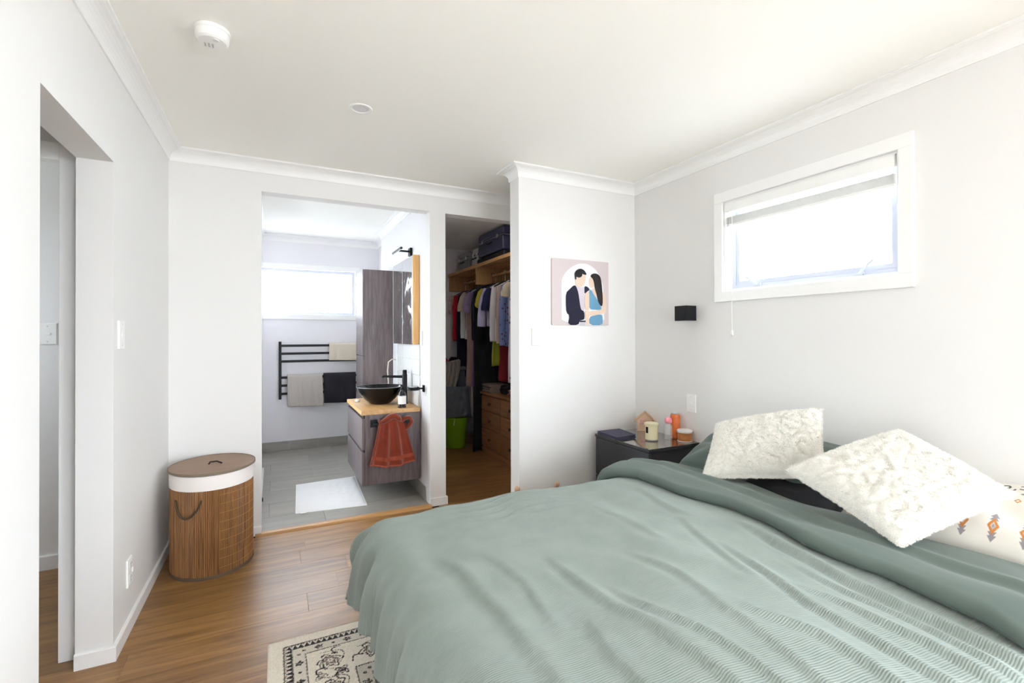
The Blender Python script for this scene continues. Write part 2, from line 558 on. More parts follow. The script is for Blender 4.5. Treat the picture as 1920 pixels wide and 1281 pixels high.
# ------------------------------------------------------------------ windows
win = MB()   # architrave
oy0, oy1, oz0, oz1 = 1.026, 2.042, 1.473, 2.137
xf = XR - 0.018
for (a, b, c, d) in ((oy0, oz0, oy1, WZ0), (oy0, WZ1, oy1, oz1), (oy0, WZ0, WY0, WZ1), (WY1, WZ0, oy1, WZ1)):
    win.box(xf, a, b, XR - 0.0005, c, d)
win = struct(win.build('window_1', TRIM, bevel=0.002, seg=1), 'high white-framed window in the wall beside the bed')
MB().box(XR, WY0 + 0.0005, WZ0 + 0.0005, XR + 0.09, WY0 + 0.012, WZ1 - 0.0005).build('reveal', TRIM, win)
MB().box(XR, WY1 - 0.012, WZ0 + 0.0005, XR + 0.09, WY1 - 0.0005, WZ1 - 0.0005).build('reveal', TRIM, win)
MB().box(XR, WY0 + 0.0125, WZ0 + 0.0005, XR + 0.09, WY1 - 0.0125, WZ0 + 0.012).build('window_sill', TRIM, win)
MB().box(XR, WY0 + 0.0125, WZ1 - 0.012, XR + 0.09, WY1 - 0.0125, WZ1 - 0.0005).build('reveal', TRIM, win)
fy0, fy1, fz0, fz1 = WY0 + 0.013, WY1 - 0.013, WZ0 + 0.0125, WZ1 - 0.0125
fr = MB()
for (a, b, c, d) in ((fy0, fz0, fy1, fz0 + 0.022), (fy0, fz1 - 0.022, fy1, fz1), (fy0, fz0 + 0.022, fy0 + 0.022, fz1 - 0.022), (fy1 - 0.022, fz0 + 0.022, fy1, fz1 - 0.022)):
    fr.box(XR + 0.055, a, b, XR + 0.095, c, d)
fr = fr.build('window_frame', ALU, win)
sh = MB(); e = 0.023
for (a, b, c, d) in ((fy0 + e, fz0 + e, fy1 - e, fz0 + e + 0.024), (fy0 + e, fz1 - e - 0.024, fy1 - e, fz1 - e), (fy0 + e, fz0 + e + 0.024, fy0 + e + 0.024, fz1 - e - 0.024), (fy1 - e - 0.024, fz0 + e + 0.024, fy1 - e, fz1 - e - 0.024)):
    sh.box(XR + 0.062, a, b, XR + 0.088, c, d)
sh = sh.build('sash', ALU, win)
MB().box(XR + 0.072, fy0 + 0.04, fz0 + 0.04, XR + 0.077, fy1 - 0.04, fz1 - 0.04).build('pane', PANE, win)
for yy, s_ in ((1.27, -1), (1.80, 1)):
    h = MB(); h.box(XR + 0.046, yy - 0.022, fz0 + 0.008, XR + 0.0615, yy + 0.022, fz0 + 0.024)
    h.tube([(XR + 0.050, yy, fz0 + 0.018), (XR + 0.040, yy + s_ * 0.03, fz0 + 0.040), (XR + 0.030, yy + s_ * 0.075, fz0 + 0.075)], [0.007, 0.006, 0.004], 8)
    h.build('window_handle', ALU, win, smooth='auto')

bw = MB()
for (a, b, c, d) in ((FX0, FZ0 - 0.055, FX1 + 0.055, FZ0), (FX0, FZ1, FX1 + 0.055, FZ1 + 0.055), (FX1, FZ0, FX1 + 0.055, FZ1)):
    bw.box(a, YF - 0.016, b, c, YF - 0.0005, d)
bw = struct(bw.build('window_2', TRIM, bevel=0.002, seg=1), 'wide frosted window high in the bathroom')
fr = MB(); q = 0.03
for (a, b, c, d) in ((FX0 + 0.001, FZ0 + 0.001, FX1 - 0.001, FZ0 + q), (FX0 + 0.001, FZ1 - q, FX1 - 0.001, FZ1 - 0.001), (FX0 + 0.001, FZ0 + q, FX0 + q, FZ1 - q), (FX1 - q, FZ0 + q, FX1 - 0.001, FZ1 - q)):
    fr.box(a, YF + 0.05, b, c, YF + 0.09, d)
fr.build('window_frame', ALU, bw)
MB().box(FX0 + q - 0.002, YF + 0.068, FZ0 + q - 0.002, FX1 - q + 0.002, YF + 0.073, FZ1 - q + 0.002).build('pane', PANE, bw)

bw2 = MB()  # added window, never in view, to brighten the bathroom
for (a, b, c, d) in ((3.751, 0.401, 4.849, 0.44), (3.751, 2.01, 4.849, 2.049), (3.751, 0.44, 3.79, 2.01), (4.81, 0.44, 4.849, 2.01)):
    bw2.box(-0.26, a, b, -0.22, c, d)
bw2 = struct(bw2.build('window_added_shower', ALU), 'added unseen window brightening the bathroom from its side wall')
MB().box(-0.243, 3.785, 0.435, -0.238, 4.815, 2.015).build('pane', PANE, bw2)
hw2 = MB()  # added window, unseen, giving the hall room some daylight
for (a, b, c, d) in ((2.701, 1.251, 3.149, 1.28), (2.701, 1.82, 3.149, 1.849), (2.701, 1.28, 2.73, 1.82), (3.12, 1.28, 3.149, 1.82)):
    hw2.box(-2.07, a, b, -2.03, c, d)
hw2 = struct(hw2.build('window_added_hall', ALU), 'small added window lighting the room beyond the hall')
MB().box(-2.052, 2.725, 1.275, -2.047, 3.125, 1.825).build('pane', PANE, hw2)
sd = MB()  # added glazing behind the camera to let daylight into the bedroom
for (a, b, c, d) in ((0.751, 0.0, 2.149, 0.05), (0.751, 2.08, 2.149, 2.129), (0.751, 0.05, 0.80, 2.08), (2.10, 0.05, 2.149, 2.08), (1.41, 0.05, 1.49, 2.08)):
    sd.box(a, YS - 0.10, b, c, YS - 0.04, d)
sd = struct(sd.build('door_added_sliding', ALU, bevel=0.003, seg=1), 'added glazed sliding door facing the partition wall, for daylight')
MB().box(0.795, YS - 0.073, 0.045, 1.415, YS - 0.067, 2.085).build('pane', PANE, sd)
MB().box(1.485, YS - 0.073, 0.045, 2.105, YS - 0.067, 2.085).build('pane', PANE, sd)
hw = MB()  # added side window, unseen, for more daylight from the right
for (a, b, c, d) in ((-2.399, 0.221, -0.501, 0.26), (-2.399, 2.08, -0.501, 2.119), (-2.399, 0.26, -2.36, 2.08), (-0.54, 0.26, -0.501, 2.08)):
    hw.box(XR + 0.05, a, b, XR + 0.09, c, d)
hw = struct(hw.build('window_added_side', ALU), 'added tall side window, out of view, for daylight')
MB().box(XR + 0.068, -2.365, 0.255, XR + 0.073, -0.535, 2.085).build('pane', PANE, hw)

# blind drawn up in the window
bl = thing('venetian_blind', 'white venetian blind drawn up at the top of the bedroom window', 'blind', (XR + 0.02, 1.53, 1.93))
MB().box(XR - 0.012, WY0 + 0.016, 2.008, XR + 0.034, WY1 - 0.016, 2.0615).build('headrail', WHITE, bl, bevel=0.003)
for i in range(13):
    z = 1.938 + i * 0.0032
    MB().box(XR - 0.008, WY0 + 0.02, z, XR + 0.018, WY1 - 0.02, z + 0.0014).build('slat', WHITE, bl)
MB().box(XR - 0.008, WY0 + 0.02, 1.922, XR + 0.018, WY1 - 0.02, 1.936).build('bottom_rail', WHITE, bl, bevel=0.002)
for yy in (1.22, 1.53, 1.87):
    MB().tube([(XR + 0.019, yy, 1.925), (XR + 0.019, yy, 2.01)], 0.0012, 6).build('ladder_cord', WHITE, bl)
cd = MB().tube([(XR - 0.014, 1.915, 2.012), (XR - 0.016, 1.914, 1.80), (XR - 0.022, 1.913, 1.50), (XR - 0.022, 1.912, 1.30)], 0.0016, 6).build('pull_cord', WHITE, bl)
MB().lathe([(0.002, 0.034), (0.006, 0.026), (0.008, 0.008), (0.005, 0.0)], (XR - 0.022, 1.912, 1.268), 12).build('tassel', WHITE, cd, smooth=True)
wd = MB().tube([(XR - 0.010, 1.945, 2.01), (XR - 0.012, 1.945, 1.70)], 0.003, 8).build('tilt_wand', mat('clear_plastic', (0.9, 0.9, 0.9), 0.1, trans=0.9), bl)


# ------------------------------------------------------------------ plates on walls
def plate(name, label, cat, center, normal, w=0.073, h=0.116, rockers=1, socket=False):
    c = Vector(center); n = Vector(normal); u = Vector((0, 0, 1)).cross(n)
    t = thing(name, label, cat, c - Vector((0, 0, h / 2)))

    def bx(cu, cz, hw_, hh, d0, d1, nm, m_=WHITE, par=t, bev=0.002):
        pts = [c + u * (cu + su * hw_) + Vector((0, 0, cz + sz * hh)) + n * d0 for su, sz in ((-1, -1), (1, -1), (1, 1), (-1, 1))]
        return MB().extrude([tuple(p) for p in pts], n * (d1 - d0)).build(nm, m_, par, bevel=bev)
    bx(0, 0, w / 2, h / 2, 0.0006, 0.009, 'plate')
    DK = mat('socket_dark', (0.05, 0.05, 0.05), 0.6)
    if socket:
        for cz in (0.028, -0.028):
            r = bx(0, cz, 0.02, 0.02, 0.0092, 0.011, 'socket_face')
            for a, b in ((-0.008, 0.006), (0.008, 0.006), (0, -0.008)):
                bx(a, cz + b, 0.0015, 0.004, 0.0111, 0.0114, 'slot', DK, t, 0)
        bx(0.022, 0, 0.006, 0.01, 0.0092, 0.014, 'rocker')
    else:
        for i in range(rockers):
            cz = (i - (rockers - 1) / 2) * 0.035
            bx(0, cz, 0.012, 0.008, 0.0092, 0.0125, 'rocker', bev=0.003)
        for s_ in (-1, 1):
            bx(0, s_ * 0.042, 0.003, 0.003, 0.0092, 0.0098, 'screw_cap', mat('screw_grey', (0.6, 0.6, 0.6), 0.4), bev=0)
    return t


plate('light_switch', 'white light switch on the wall beside the open doorway', 'switch', (XL, 2.445, 1.279), (1, 0, 0))
plate('power_socket', 'white power socket low on the wall above the skirting', 'socket', (XL, 2.575, 0.256), (1, 0, 0), socket=True)
plate('light_switch', 'white light switch on the partition below the tufted picture', 'switch', (1.572, YN, 1.264), (0, -1, 0))
plate('light_switch', 'white switch plate on the wall above the black nightstand', 'switch', (XR, 2.236, 0.829), (-1, 0, 0))
plate('light_switch', 'white switch plate seen through the doorway in the dim room', 'switch', (-1.116, 3.46, 1.289), (0, -1, 0))
plate('power_socket', 'white plate on the bathroom wall beside the mirror cabinet', 'socket', (BX1, 3.66, 1.255), (-1, 0, 0), w=0.06, h=0.115)
plate('power_socket', 'white outlet above the basin with a grey lead', 'socket', (BX1, 4.50, 1.05), (-1, 0, 0), w=0.07, h=0.12)

# ------------------------------------------------------------------ ceiling fittings
sm = thing('smoke_alarm', 'round white smoke alarm on the ceiling', 'smoke alarm', (-0.208, 2.046, 2.352))
MB().lathe([(0.046, 0.0), (0.053, 0.006), (0.055, 0.026), (0.055, 0.034)], (-0.208, 2.046, 2.352), 40).build('case', WHITE, sm, smooth='auto')
MB().lathe([(0.057, 0.0), (0.058, 0.002), (0.058, 0.012), (0.054, 0.0135)], (-0.208, 2.046, 2.3863), 40).build('base_ring', WHITE, sm, smooth='auto')
MB().lathe([(0.010, 0), (0.011, 0.003)], (-0.195, 2.02, 2.3495), 16).build('test_button', mat('pale_grey_plastic', (0.7, 0.7, 0.7), 0.4), sm)
for i in range(3):
    MB().box(-0.235 + i * 0.012, 2.05, 2.3505, -0.229 + i * 0.012, 2.075, 2.353).build('vent_slot', mat('slot_grey', (0.45, 0.45, 0.45), 0.6), sm)
dl = thing('downlight', 'round white recessed downlight in the ceiling', 'downlight', (0.378, 2.423, 2.394))
dr = MB(); dr.rings([[((0.378 + r * math.cos(2 * math.pi * j / 40)), 2.423 + r * math.sin(2 * math.pi * j / 40), z) for j in range(40)] for r, z in ((0.040, 2.399), (0.042, 2.3955), (0.054, 2.3945), (0.057, 2.3993))], cap=False)
dr.build('trim_ring', WHITE, dl, smooth='auto')
MB().lathe([(0.041, 0.0), (0.041, 0.0012)], (0.378, 2.423, 2.3982), 32).build('diffuser', mat('downlight_diffuser', (0.72, 0.72, 0.74), 0.5), dl)

# ------------------------------------------------------------------ wall lamp
MB_ = MB().box(2.33, 2.19, 1.366, XR - 0.006, 2.285, 1.462)
ws = thing('wall_lamp', 'small black cube wall lamp above the nightstand', 'lamp', (2.38, 2.2375, 1.366))
MB_.build('housing', BLACK, ws, bevel=0.0015, seg=1)
MB().box(XR - 0.0058, 2.20, 1.376, XR - 0.0004, 2.275, 1.452).build('back_plate', BLACK, ws)
MB().box(2.352, 2.208, 1.3635, 2.41, 2.267, 1.3657).build('lens', mat('frosted_lens', (0.8, 0.8, 0.78), 0.4), ws)

# ------------------------------------------------------------------ tufted picture
pic = thing('tufted_picture', 'square tufted wall picture of a couple under an arch', 'picture', (1.931, YN, 1.345))
PX0, PX1, PZ0, PZ1 = 1.690, 2.172, 1.346, 1.806


def pp(x, y):
    u = (x - 108) / (1022 - 108)
    top = 82 + 70 * u; bot = 1150 + 17 * u
    return (PX0 + u * (PX1 - PX0), PZ1 - (y - top) / (bot - top) * (PZ1 - PZ0))


def chaikin(P, n=2):
    for _ in range(n):
        Q = []
        for i in range(len(P)):
            a = P[i]; b = P[(i + 1) % len(P)]
            Q += [(0.75 * a[0] + 0.25 * b[0], 0.75 * a[1] + 0.25 * b[1]), (0.25 * a[0] + 0.75 * b[0], 0.25 * a[1] + 0.75 * b[1])]
        P = Q
    return P


def yarn(name, col): return mat('yarn_' + name, col, 0.95, bump=0.9, bscale=420, sheen=0.3)


def tuft(name, pts, d0, d1, m_, n=2):
    P = [pp(*p) for p in pts]
    P = chaikin(P, n) if n else P
    MB().extrude([(x, YN - d0, z) for x, z in P], (0, -(d1 - d0), 0)).build(name, m_, pic, bevel=0.0)


YM, YW = yarn('mauve', (0.62, 0.54, 0.54)), yarn('white', (0.86, 0.86, 0.87))
YK, YS_, YP = yarn('black', (0.012, 0.012, 0.016)), yarn('skin', (0.74, 0.56, 0.44)), yarn('lilac', (0.62, 0.56, 0.62))
YNV, YBL, YBR = yarn('navy', (0.010, 0.010, 0.028)), yarn('blue', (0.13, 0.30, 0.45)), yarn('dark_brown', (0.02, 0.014, 0.016))
tuft('backing', [(108, 110), (108, 82), (160, 84), (1000, 150), (1022, 155), (1022, 200), (1022, 1120), (1022, 1165), (980, 1165), (150, 1150), (108, 1150), (108, 1100)], 0.0008, 0.011, YM, 2)
tuft('arch', [(250, 1153), (252, 800), (250, 450), (275, 380), (340, 290), (430, 215), (520, 178), (600, 172), (690, 190), (780, 250), (850, 335), (905, 450), (930, 600), (945, 800), (945, 1163)], 0.0112, 0.0135, YW, 1)
tuft('jacket', [(345, 1154), (375, 1000), (325, 960), (315, 830), (318, 640), (380, 580), (445, 515), (480, 540), (515, 640), (530, 760), (545, 860), (560, 920), (605, 930), (615, 1060), (580, 1075), (530, 1085), (515, 1157)], 0.0137, 0.0165, YNV, 1)
tuft('jacket_shoulder', [(615, 535), (650, 540), (690, 570), (695, 600), (650, 625), (618, 660), (612, 600)], 0.0137, 0.0165, YNV, 1)
tuft('shirt', [(470, 510), (500, 540), (560, 560), (612, 540), (612, 660), (615, 760), (620, 900), (600, 925), (560, 915), (545, 850), (530, 750), (515, 640), (485, 560)], 0.0137, 0.0160, YP, 1)
tuft('trousers', [(530, 1158), (545, 1095), (620, 1090), (632, 1158)], 0.0137, 0.0155, YP, 0)
tuft('hair', [(450, 330), (480, 280), (540, 253), (600, 275), (640, 330), (640, 360), (600, 350), (575, 335), (570, 380), (520, 405), (480, 380), (480, 430), (460, 430), (455, 380)], 0.0168, 0.0195, YK, 1)
tuft('face', [(478, 385), (520, 405), (572, 385), (578, 340), (605, 350), (635, 365), (630, 440), (610, 500), (575, 540), (530, 560), (490, 530), (468, 500), (470, 440)], 0.0137, 0.0162, YS_, 1)
tuft('long_hair', [(705, 380), (730, 340), (790, 330), (850, 355), (885, 420), (900, 560), (910, 700), (910, 820), (895, 865), (860, 830), (830, 760), (815, 680), (790, 600), (775, 540), (770, 470), (745, 410)], 0.0168, 0.0195, YBR, 1)
tuft('face', [(695, 410), (720, 390), (745, 410), (770, 460), (775, 540), (740, 570), (705, 550), (690, 490)], 0.0137, 0.0160, YS_, 1)
tuft('neck', [(725, 585), (775, 560), (800, 620), (815, 690), (820, 740), (770, 680)], 0.0137, 0.0158, YS_, 1)
tuft('dress', [(690, 590), (720, 590), (770, 680), (830, 760), (890, 870), (890, 920), (800, 915), (690, 905), (695, 750)], 0.0137, 0.0163, YBL, 1)
tuft('skirt', [(690, 1030), (780, 1000), (900, 985), (915, 1060), (910, 1163), (690, 1160)], 0.0137, 0.0163, YBL, 1)
tuft('arm', [(620, 660), (655, 625), (690, 615), (692, 750), (690, 920), (650, 925), (625, 905), (615, 780)], 0.0137, 0.0166, YS_, 1)
tuft('arm', [(905, 625), (940, 640), (965, 740), (975, 900), (965, 970), (900, 975), (720, 1020), (690, 985), (690, 930), (800, 930), (885, 915), (910, 850), (915, 740)], 0.0164, 0.0185, YS_, 1)
tuft('hand', [(610, 935), (660, 925), (700, 950), (715, 1000), (680, 1030), (690, 1158), (640, 1157), (625, 1040)], 0.0164, 0.0188, YS_, 1)
tuft('belt', [(520, 1108), (545, 1085), (625, 1088), (630, 1108)], 0.0166, 0.0182, YK, 0)

# ------------------------------------------------------------------ laundry hamper
HX, HY, HA, HB = -0.315, 3.150, 0.197, 0.222
hp = thing('laundry_hamper', 'oval bamboo laundry hamper with white liner and brown lid in the corner', 'hamper', (HX, HY, 0))
n = 150


def ell(a, b, t): return HX + a * math.cos(t), HY + b * math.sin(t)


sl = MB()
for i in range(n):
    t0 = 2 * math.pi * (i + 0.06) / n; t1 = 2 * math.pi * (i + 0.94) / n; tm = (t0 + t1) / 2
    pr = random.uniform(-0.0006, 0.0012)
    q = []
    for t, dd in ((t0, 0.0), (tm, 0.0028), (t1, 0.0), (tm, -0.004)):
        q.append(ell(HA + dd + pr, HB + dd + pr, t))
    sl.extrude([(a, b, 0.012) for a, b in q], (0, 0, 0.505))
sl = sl.build('bamboo_slats', BAMBOO, hp); sl['kind'] = 'stuff'
core = MB(); core.lathe([(1, 0.008), (1, 0.52)], (HX, HY, 0.0), 60, HA - 0.006, HB - 0.006)
core.build('inner_wall', mat('hamper_core', (0.10, 0.055, 0.03), 0.9), hp)
for z in (0.0005, ):
    MB().lathe([(1, 0.0), (1, 0.016)], (HX, HY, z), 60, HA + 0.005, HB + 0.005).build('bottom_binding', mat('binding_brown', (0.12, 0.085, 0.055), 0.9), hp, smooth='auto')
MB().lathe([(1.0, 0.462), (1.022, 0.464), (1.03, 0.50), (1.022, 0.540), (0.99, 0.542)], (HX, HY, 0), 60, HA, HB).build('liner', mat('liner_cotton', (0.84, 0.80, 0.77), 0.9, bump=0.3, bscale=300), hp, smooth='auto')
lid = MB().lathe([(1.02, 0.543), (1.055, 0.545), (1.06, 0.551), (1.05, 0.556), (0.2, 0.556)], (HX, HY, 0), 60, HA, HB).build('lid', BAMLID, hp, smooth='auto')
lr = MB(); lr.rings([[(*ell(HA * k, HB * k, 2 * math.pi * j / 60), z) for j in range(60)] for k, z in ((1.05, 0.5445), (1.068, 0.546), (1.068, 0.5565), (1.045, 0.5575))], cap=False)
lr.build('lid_binding', mat('binding_brown2', (0.20, 0.155, 0.11), 0.9), hp, smooth='auto')
MB().tube([(HX - 0.02, HY - 0.015, 0.556), (HX - 0.012, HY - 0.015, 0.568), (HX + 0.02, HY - 0.02, 0.570), (HX + 0.045, HY - 0.025, 0.558)], 0.0045, 8).build('lid_loop', mat('rope_dark', (0.035, 0.022, 0.014), 0.9), lid, smooth=True)
# stitched cross threads and the rope handle
th_ = MB()
for kz in range(9):
    z = 0.05 + kz * 0.048
    th_.tube([(*ell(HA + 0.0042, HB + 0.0042, math.radians(a)), z) for a in range(-75, -5, 4)], 0.0008, 4)
th_ = th_.build('stitching', mat('thread_tan', (0.55, 0.30, 0.10), 0.9), hp); th_['kind'] = 'stuff'
ha = []
for i in range(15):
    u = i / 14
    a = math.radians(-138 + 40 * u)
    sag = 0.088 * (1 - (2 * u - 1) ** 2) ** 0.8
    x, yv = ell(HA + 0.008 + 0.01 * math.sin(math.pi * u), HB + 0.008 + 0.01 * math.sin(math.pi * u), a)
    ha.append((x, yv, 0.418 - sag))
MB().tube(ha, 0.0052, 8).build('rope_handle', mat('rope_olive', (0.075, 0.055, 0.03), 0.95, bump=0.8, bscale=300), hp, smooth=True)

# ------------------------------------------------------------------ bathroom furniture
VX, VY0, VY1 = 0.581, 3.677, 4.467
vn = thing('vanity_cabinet', 'wall-hung grey wood-grain vanity with two drawers', 'vanity', (0.807, 4.07, 0.146))
MB().box(VX + 0.020, VY0, 0.146, BX1 - 0.010, VY1, 0.676).build('body', VAN, vn, bevel=0.0015, seg=1)
for z0, z1 in ((0.147, 0.395), (0.415, 0.650)):
    MB().box(VX, VY0 + 0.0005, z0, VX + 0.0195, VY1, z1).build('drawer_front', VAN, vn, bevel=0.0015, seg=1)
for z0, z1 in ((0.397, 0.413), (0.652, 0.675)):
    MB().box(VX + 0.012, VY0 + 0.003, z0, VX + 0.0197, VY1 - 0.003, z1).build('finger_pull', BLACK, vn)
ct = tag(MB().box(VX - 0.006, VY0 - 0.004, 0.6765, BX1 - 0.0095, VY1 + 0.004, 0.708).build('vanity_worktop', OAK, bevel=0.002, seg=1), 'light oak worktop on the bathroom vanity', 'worktop')

bc = (0.785, 4.05, 0.7085)
bs = thing('vessel_basin', 'round glossy black vessel basin on the oak worktop', 'basin', bc)
GB = mat('black_glass', (0.004, 0.004, 0.005), 0.05, spec=0.35)
prof = [(0.075, 0.0), (0.095, 0.012), (0.135, 0.05), (0.168, 0.095), (0.188, 0.138), (0.193, 0.142), (0.190, 0.1445), (0.182, 0.139), (0.160, 0.097), (0.126, 0.055), (0.085, 0.022), (0.03, 0.014)]
MB().lathe(prof, bc, 48).build('bowl', GB, bs, smooth=True)
MB().lathe([(0.191, 0.1432), (0.1935, 0.1442), (0.1935, 0.1465), (0.188, 0.147), (0.186, 0.1452)], bc, 48, cap=False).build('rim', mat('grey_rim', (0.30, 0.30, 0.31), 0.15), bs, smooth='auto')
MB().lathe([(0.024, 0.0145), (0.024, 0.019), (0.012, 0.022)], bc, 20).build('drain', STEEL, bs, smooth='auto')

tp = thing('basin_tap', 'tall matte black mixer tap behind the basin', 'tap', (0.965, 3.935, 0.7085))
MB().lathe([(0.026, 0), (0.026, 0.012), (0.021, 0.014), (0.021, 0.245), (0.019, 0.248)], (0.965, 3.935, 0.7085), 28).build('column', BLACK, tp, smooth='auto')
MB().lathe([(0.0185, 0.0), (0.0185, 0.028), (0.015, 0.034)], (0.965, 3.935, 0.957), 24).build('lever_cap', BLACK, tp, smooth='auto')
MB().tube([(0.95, 3.94, 0.935), (0.90, 3.955, 0.936), (0.80, 3.985, 0.940), (0.793, 3.987, 0.930)], [0.012, 0.011, 0.009, 0.009], 12).build('spout', BLACK, tp, smooth='auto')

sb = thing('soap_bottle', 'black pump soap bottle with white label near the worktop edge', 'bottle', (0.895, 3.735, 0.7085))
MB().lathe([(0.029, 0), (0.032, 0.004), (0.032, 0.098), (0.027, 0.115), (0.014, 0.128), (0.013, 0.142)], (0.895, 3.735, 0.7085), 28).build('bottle', mat('dark_amber', (0.01, 0.009, 0.010), 0.12), sb, smooth='auto')
lb = MB(); lb.rings([[(0.895 + 0.0325 * math.cos(math.radians(a)), 3.735 + 0.0325 * math.sin(math.radians(a)), z) for a in range(185, 351, 8)] for z in (0.738, 0.802)], cap=False, close=False)
lb.build('label', mat('paper_label', (0.85, 0.84, 0.84), 0.7), sb)
MB().lathe([(0.010, 0), (0.010, 0.012), (0.004, 0.014), (0.004, 0.03), (0.012, 0.031), (0.012, 0.038)], (0.895, 3.735, 0.851), 16).build('pump', BLACK, sb, smooth='auto')

# small things round the basin
tag(MB().lathe([(0.02, 0), (0.022, 0.008), (0.018, 0.016), (0.008, 0.02)], (0.63, 4.24, 0.7085), 20).build('soap_bar', mat('white_soap', (0.85, 0.85, 0.83), 0.4), smooth=True), 'small white soap at the far edge of the worktop', 'soap')
kn = MB(); kn.lathe([(0.006, 0), (0.010, 0.012), (0.008, 0.024), (0.003, 0.03)], (0.80, 4.06, 0.7305), 14)
tag(kn.build('plug_stopper', mat('blue_plastic', (0.02, 0.12, 0.40), 0.3), smooth=True), 'small blue stopper sitting inside the black basin', 'stopper')
ld = MB().tube([(BX1 - 0.013, 4.50, 1.05), (BX1 - 0.05, 4.50, 1.055), (BX1 - 0.085, 4.495, 1.03), (BX1 - 0.098, 4.47, 0.95), (BX1 - 0.095, 4.45, 0.85), (BX1 - 0.10, 4.44, 0.7145)], 0.0055, 8)
tag(ld.build('charging_lead', mat('cream_cable', (0.68, 0.63, 0.58), 0.5), smooth=True), 'cream charging lead hanging from the outlet behind the basin', 'cable')
sdh = thing('soap_dish', 'black wall-mounted soap dish with clear tray beside the vanity', 'soap dish', (BX1 - 0.05, 3.60, 0.85))
MB().box(BX1 - 0.010, 3.575, 0.838, BX1 - 0.0005, 3.615, 0.892).build('mount', BLACK, sdh, bevel=0.002)
MB().box(BX1 - 0.038, 3.590, 0.860, BX1 - 0.0105, 3.602, 0.872).build('arm', BLACK, sdh)
rg = MB(); rg.rings([[(BX1 - 0.085 + r * math.cos(2 * math.pi * j / 28), 3.596 + r * math.sin(2 * math.pi * j / 28), z) for j in range(28)] for r, z in ((0.042, 0.855), (0.050, 0.858), (0.050, 0.876), (0.045, 0.877), (0.042, 0.870))], cap=True)
rg.build('ring', BLACK, sdh, smooth='auto')
MB().lathe([(0.030, 0), (0.041, 0.004), (0.041, 0.008), (0.028, 0.006)], (BX1 - 0.085, 3.596, 0.8775), 24).build('tray', mat('clear_glass', (0.9, 0.92, 0.92), 0.05, trans=0.9), sdh, smooth='auto')

# towel ring on the vanity end with the rust towel
tr = thing('towel_ring', 'black towel bar fixed to the end of the vanity', 'towel rail', (0.77, VY0 - 0.03, 0.60))
MB().box(0.640, VY0 - 0.012, 0.583, 0.688, VY0 - 0.0006, 0.640).build('mount', BLACK, tr, bevel=0.002)
MB().box(0.655, VY0 - 0.055, 0.606, 0.675, VY0 - 0.0122, 0.622).build('post', BLACK, tr, bevel=0.002)
MB().box(0.655, VY0 - 0.062, 0.606, 0.925, VY0 - 0.050, 0.622).build('bar', BLACK, tr, bevel=0.002)
RUST = mat('rust_terry', (0.235, 0.033, 0.012), 0.95, bump=1.0, bscale=500, sheen=0.5, vary=0.25, vscale=14)
tw = thing('hand_towel', 'rust red hand towel bunched over the towel bar on the vanity', 'towel', (0.80, VY0 - 0.06, 0.30))


def towel_face(name, x_top, x_bot, z_top, z_bot, y0, amp, folds, ph, m_, dip=0.0, v0=0.0, v1=1.0, thick=0.010):
    nu, nv = 60, 44
    u = np.linspace(0, 1, nu)[:, None] * np.ones((1, nv)); v = np.ones((nu, 1)) * np.linspace(v0, v1, nv)[None]
    xl = x_top[0] + (x_bot[0] - x_top[0]) * v ** 1.15; xr = x_top[1] + (x_bot[1] - x_top[1]) * v ** 0.85
    x = xl + (xr - xl) * u
    z = z_top + (z_bot - z_top) * v - dip * np.sin(np.pi * u) * v + 0.012 * np.cos(2 * np.pi * u * 1.5 + ph) * (1 - v)
    fo = np.sin(2 * np.pi * folds * u + ph + 0.8 * v) + 0.4 * np.sin(2 * np.pi * folds * 1.9 * u + 2 * ph)
    yy = y0 - amp * (fo * (0.55 + 0.45 * v) + 1.0) * np.clip(v * 6, 0.25, 1)
    P = np.stack([x, yy, z], 2); Q = P.copy(); Q[:, :, 1] += thick
    V = np.concatenate([P.reshape(-1, 3), Q.reshape(-1, 3)])
    Fq = np.concatenate([grid_faces(nu, nv), grid_faces(nu, nv, nu * nv)[:, ::-1]])
    mb = MB(); mb.v = V.tolist(); mb.f = [tuple(f) for f in Fq.tolist()]
    o = nu * nv
    for i in range(nu - 1):
        for j in (0, nv - 1):
            mb.f.append((i * nv + j, (i + 1) * nv + j, o + (i + 1) * nv + j, o + i * nv + j))
    for j in range(nv - 1):
        for i in (0, nu - 1):
            mb.f.append((i * nv + j, i * nv + j + 1, o + i * nv + j + 1, o + i * nv + j))
    return mb.build(name, m_, tw, smooth=True)


a_ = dict(x_top=(0.695, 0.865), x_bot=(0.622, 0.962), z_top=0.640, z_bot=0.318, y0=VY0 - 0.066, amp=0.012, folds=3.1, ph=0.7, dip=0.03)
towel_face('front_fall', m_=RUST, **a_)
b_ = dict(a_); b_['y0'] -= 0.0025
towel_face('woven_border', m_=mat('rust_band', (0.31, 0.055, 0.026), 0.8, bump=0.3, bscale=600), v0=0.80, v1=0.88, **b_)
c_ = dict(a_); c_['y0'] -= 0.002
towel_face('hem', m_=mat('rust_hem', (0.36, 0.075, 0.04), 0.8), v0=0.975, v1=1.006, **c_)
towel_face('back_fall', x_top=(0.72, 0.90), x_bot=(0.70, 0.93), z_top=0.625, z_bot=0.40, y0=VY0 - 0.036, amp=0.004, folds=2.2, ph=0.2, m_=RUST)
tb = MB()
pts = [(0.70, VY0 - 0.063, 0.620), (0.735, VY0 - 0.066, 0.636), (0.775, VY0 - 0.068, 0.662), (0.81, VY0 - 0.068, 0.668), (0.84, VY0 - 0.066, 0.648), (0.862, VY0 - 0.062, 0.622)]
tb.tube(pts, [0.012, 0.020, 0.024, 0.024, 0.020, 0.012], 12); tb.build('bunched_top', RUST, tw, smooth=True)
